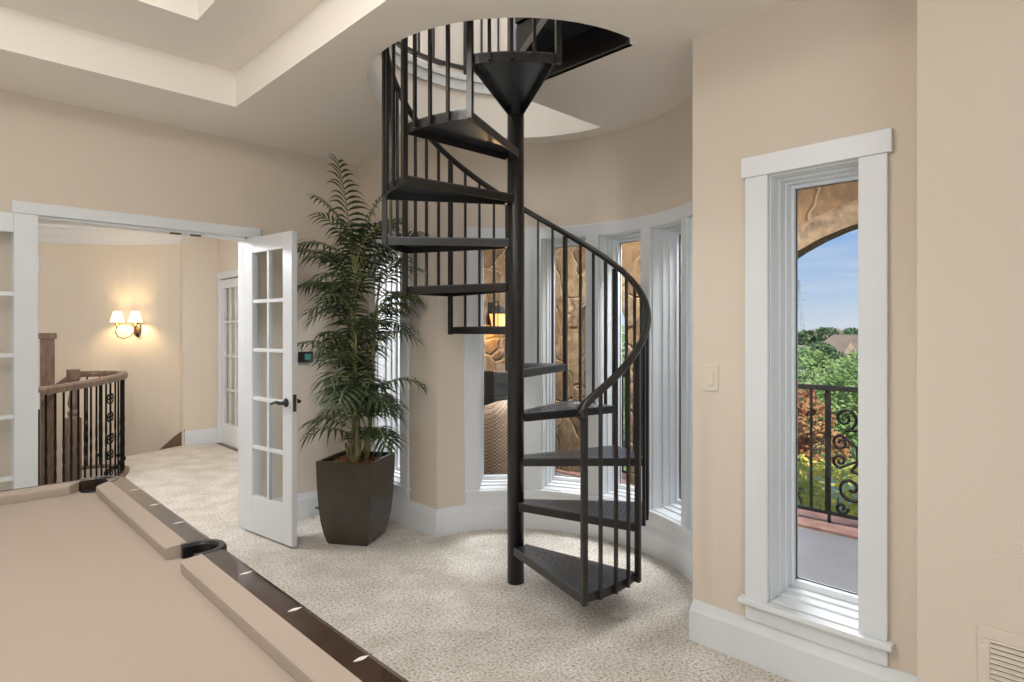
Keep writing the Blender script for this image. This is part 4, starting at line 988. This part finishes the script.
area('balcony_fill_light', (3.75, 2.65, 2.74), (3.1, 2.2, 0), 0.5, 2.6, 320, (0.97, 0.98, 1.0), rot=(0, R(14), 0))  # fill added under the balcony ceiling in place of daylight on sills and jambs
sd = bpy.data.lights.new('sun', 'SUN'); sd.energy = 3.6; sd.angle = 0.01; sd.color = (1, 0.95, 0.86)
so = bpy.data.objects.new('sun', sd); C.objects.link(so); so.rotation_euler = Vector((0.75, 0.6, -0.85)).to_track_quat('-Z', 'Y').to_euler()
w = bpy.data.worlds.new('sky'); bpy.context.scene.world = w; w.use_nodes = True; nt = w.node_tree; bg = nt.nodes['Background']
tc = nt.nodes.new('ShaderNodeTexCoord'); sx = nt.nodes.new('ShaderNodeSeparateXYZ'); nt.links.new(tc.outputs['Generated'], sx.inputs[0])
sky = ramp(nt, [(0.0, (0.66, 0.73, 0.82)), (0.05, (0.50, 0.64, 0.84)), (0.16, (0.25, 0.45, 0.82)), (0.5, (0.15, 0.33, 0.70)), (1.0, (0.11, 0.26, 0.60))]); nt.links.new(sx.outputs['Z'], sky.inputs['Fac'])
mp = nt.nodes.new('ShaderNodeMapping'); mp.inputs['Scale'].default_value = (1.5, 1.5, 16)
nz = nt.nodes.new('ShaderNodeTexNoise'); nz.inputs['Scale'].default_value = 2.2; nz.inputs['Detail'].default_value = 5
nt.links.new(tc.outputs['Generated'], mp.inputs['Vector']); nt.links.new(mp.outputs['Vector'], nz.inputs['Vector'])
cr = ramp(nt, [(0.48, (0, 0, 0)), (0.75, (0.5, 0.5, 0.5))]); nt.links.new(nz.outputs['Fac'], cr.inputs['Fac'])
mx = nt.nodes.new('ShaderNodeMix'); mx.data_type = 'RGBA'; nt.links.new(cr.outputs['Color'], mx.inputs['Factor'])
nt.links.new(sky.outputs['Color'], mx.inputs['A']); mx.inputs['B'].default_value = (0.80, 0.84, 0.88, 1)
nt.links.new(mx.outputs['Result'], bg.inputs['Color']); bg.inputs['Strength'].default_value = 1.0

# ------------------------------------------------------------------ camera
cd = bpy.data.cameras.new('camera'); co = bpy.data.objects.new('camera', cd); C.objects.link(co)
cd.sensor_width = 36; cd.lens = 610 / 1024 * 36; cd.shift_y = -11 / 1024; cd.clip_start = 0.05; cd.clip_end = 3000
co.location = (0, 0, 1.39); co.rotation_euler = (PI / 2, 0, -math.atan(592 / 610))
S = bpy.context.scene; S.camera = co
S.view_settings.view_transform = 'Standard'; S.view_settings.look = 'None'; S.view_settings.exposure = 0; S.view_settings.gamma = 1
S.view_settings.use_curve_mapping = False
S.cycles.max_bounces = 10; S.cycles.diffuse_bounces = 5; S.cycles.transparent_max_bounces = 24; S.cycles.use_denoising = True
S.cycles.sample_clamp_indirect = 6; S.cycles.caustics_reflective = False; S.cycles.caustics_refractive = False
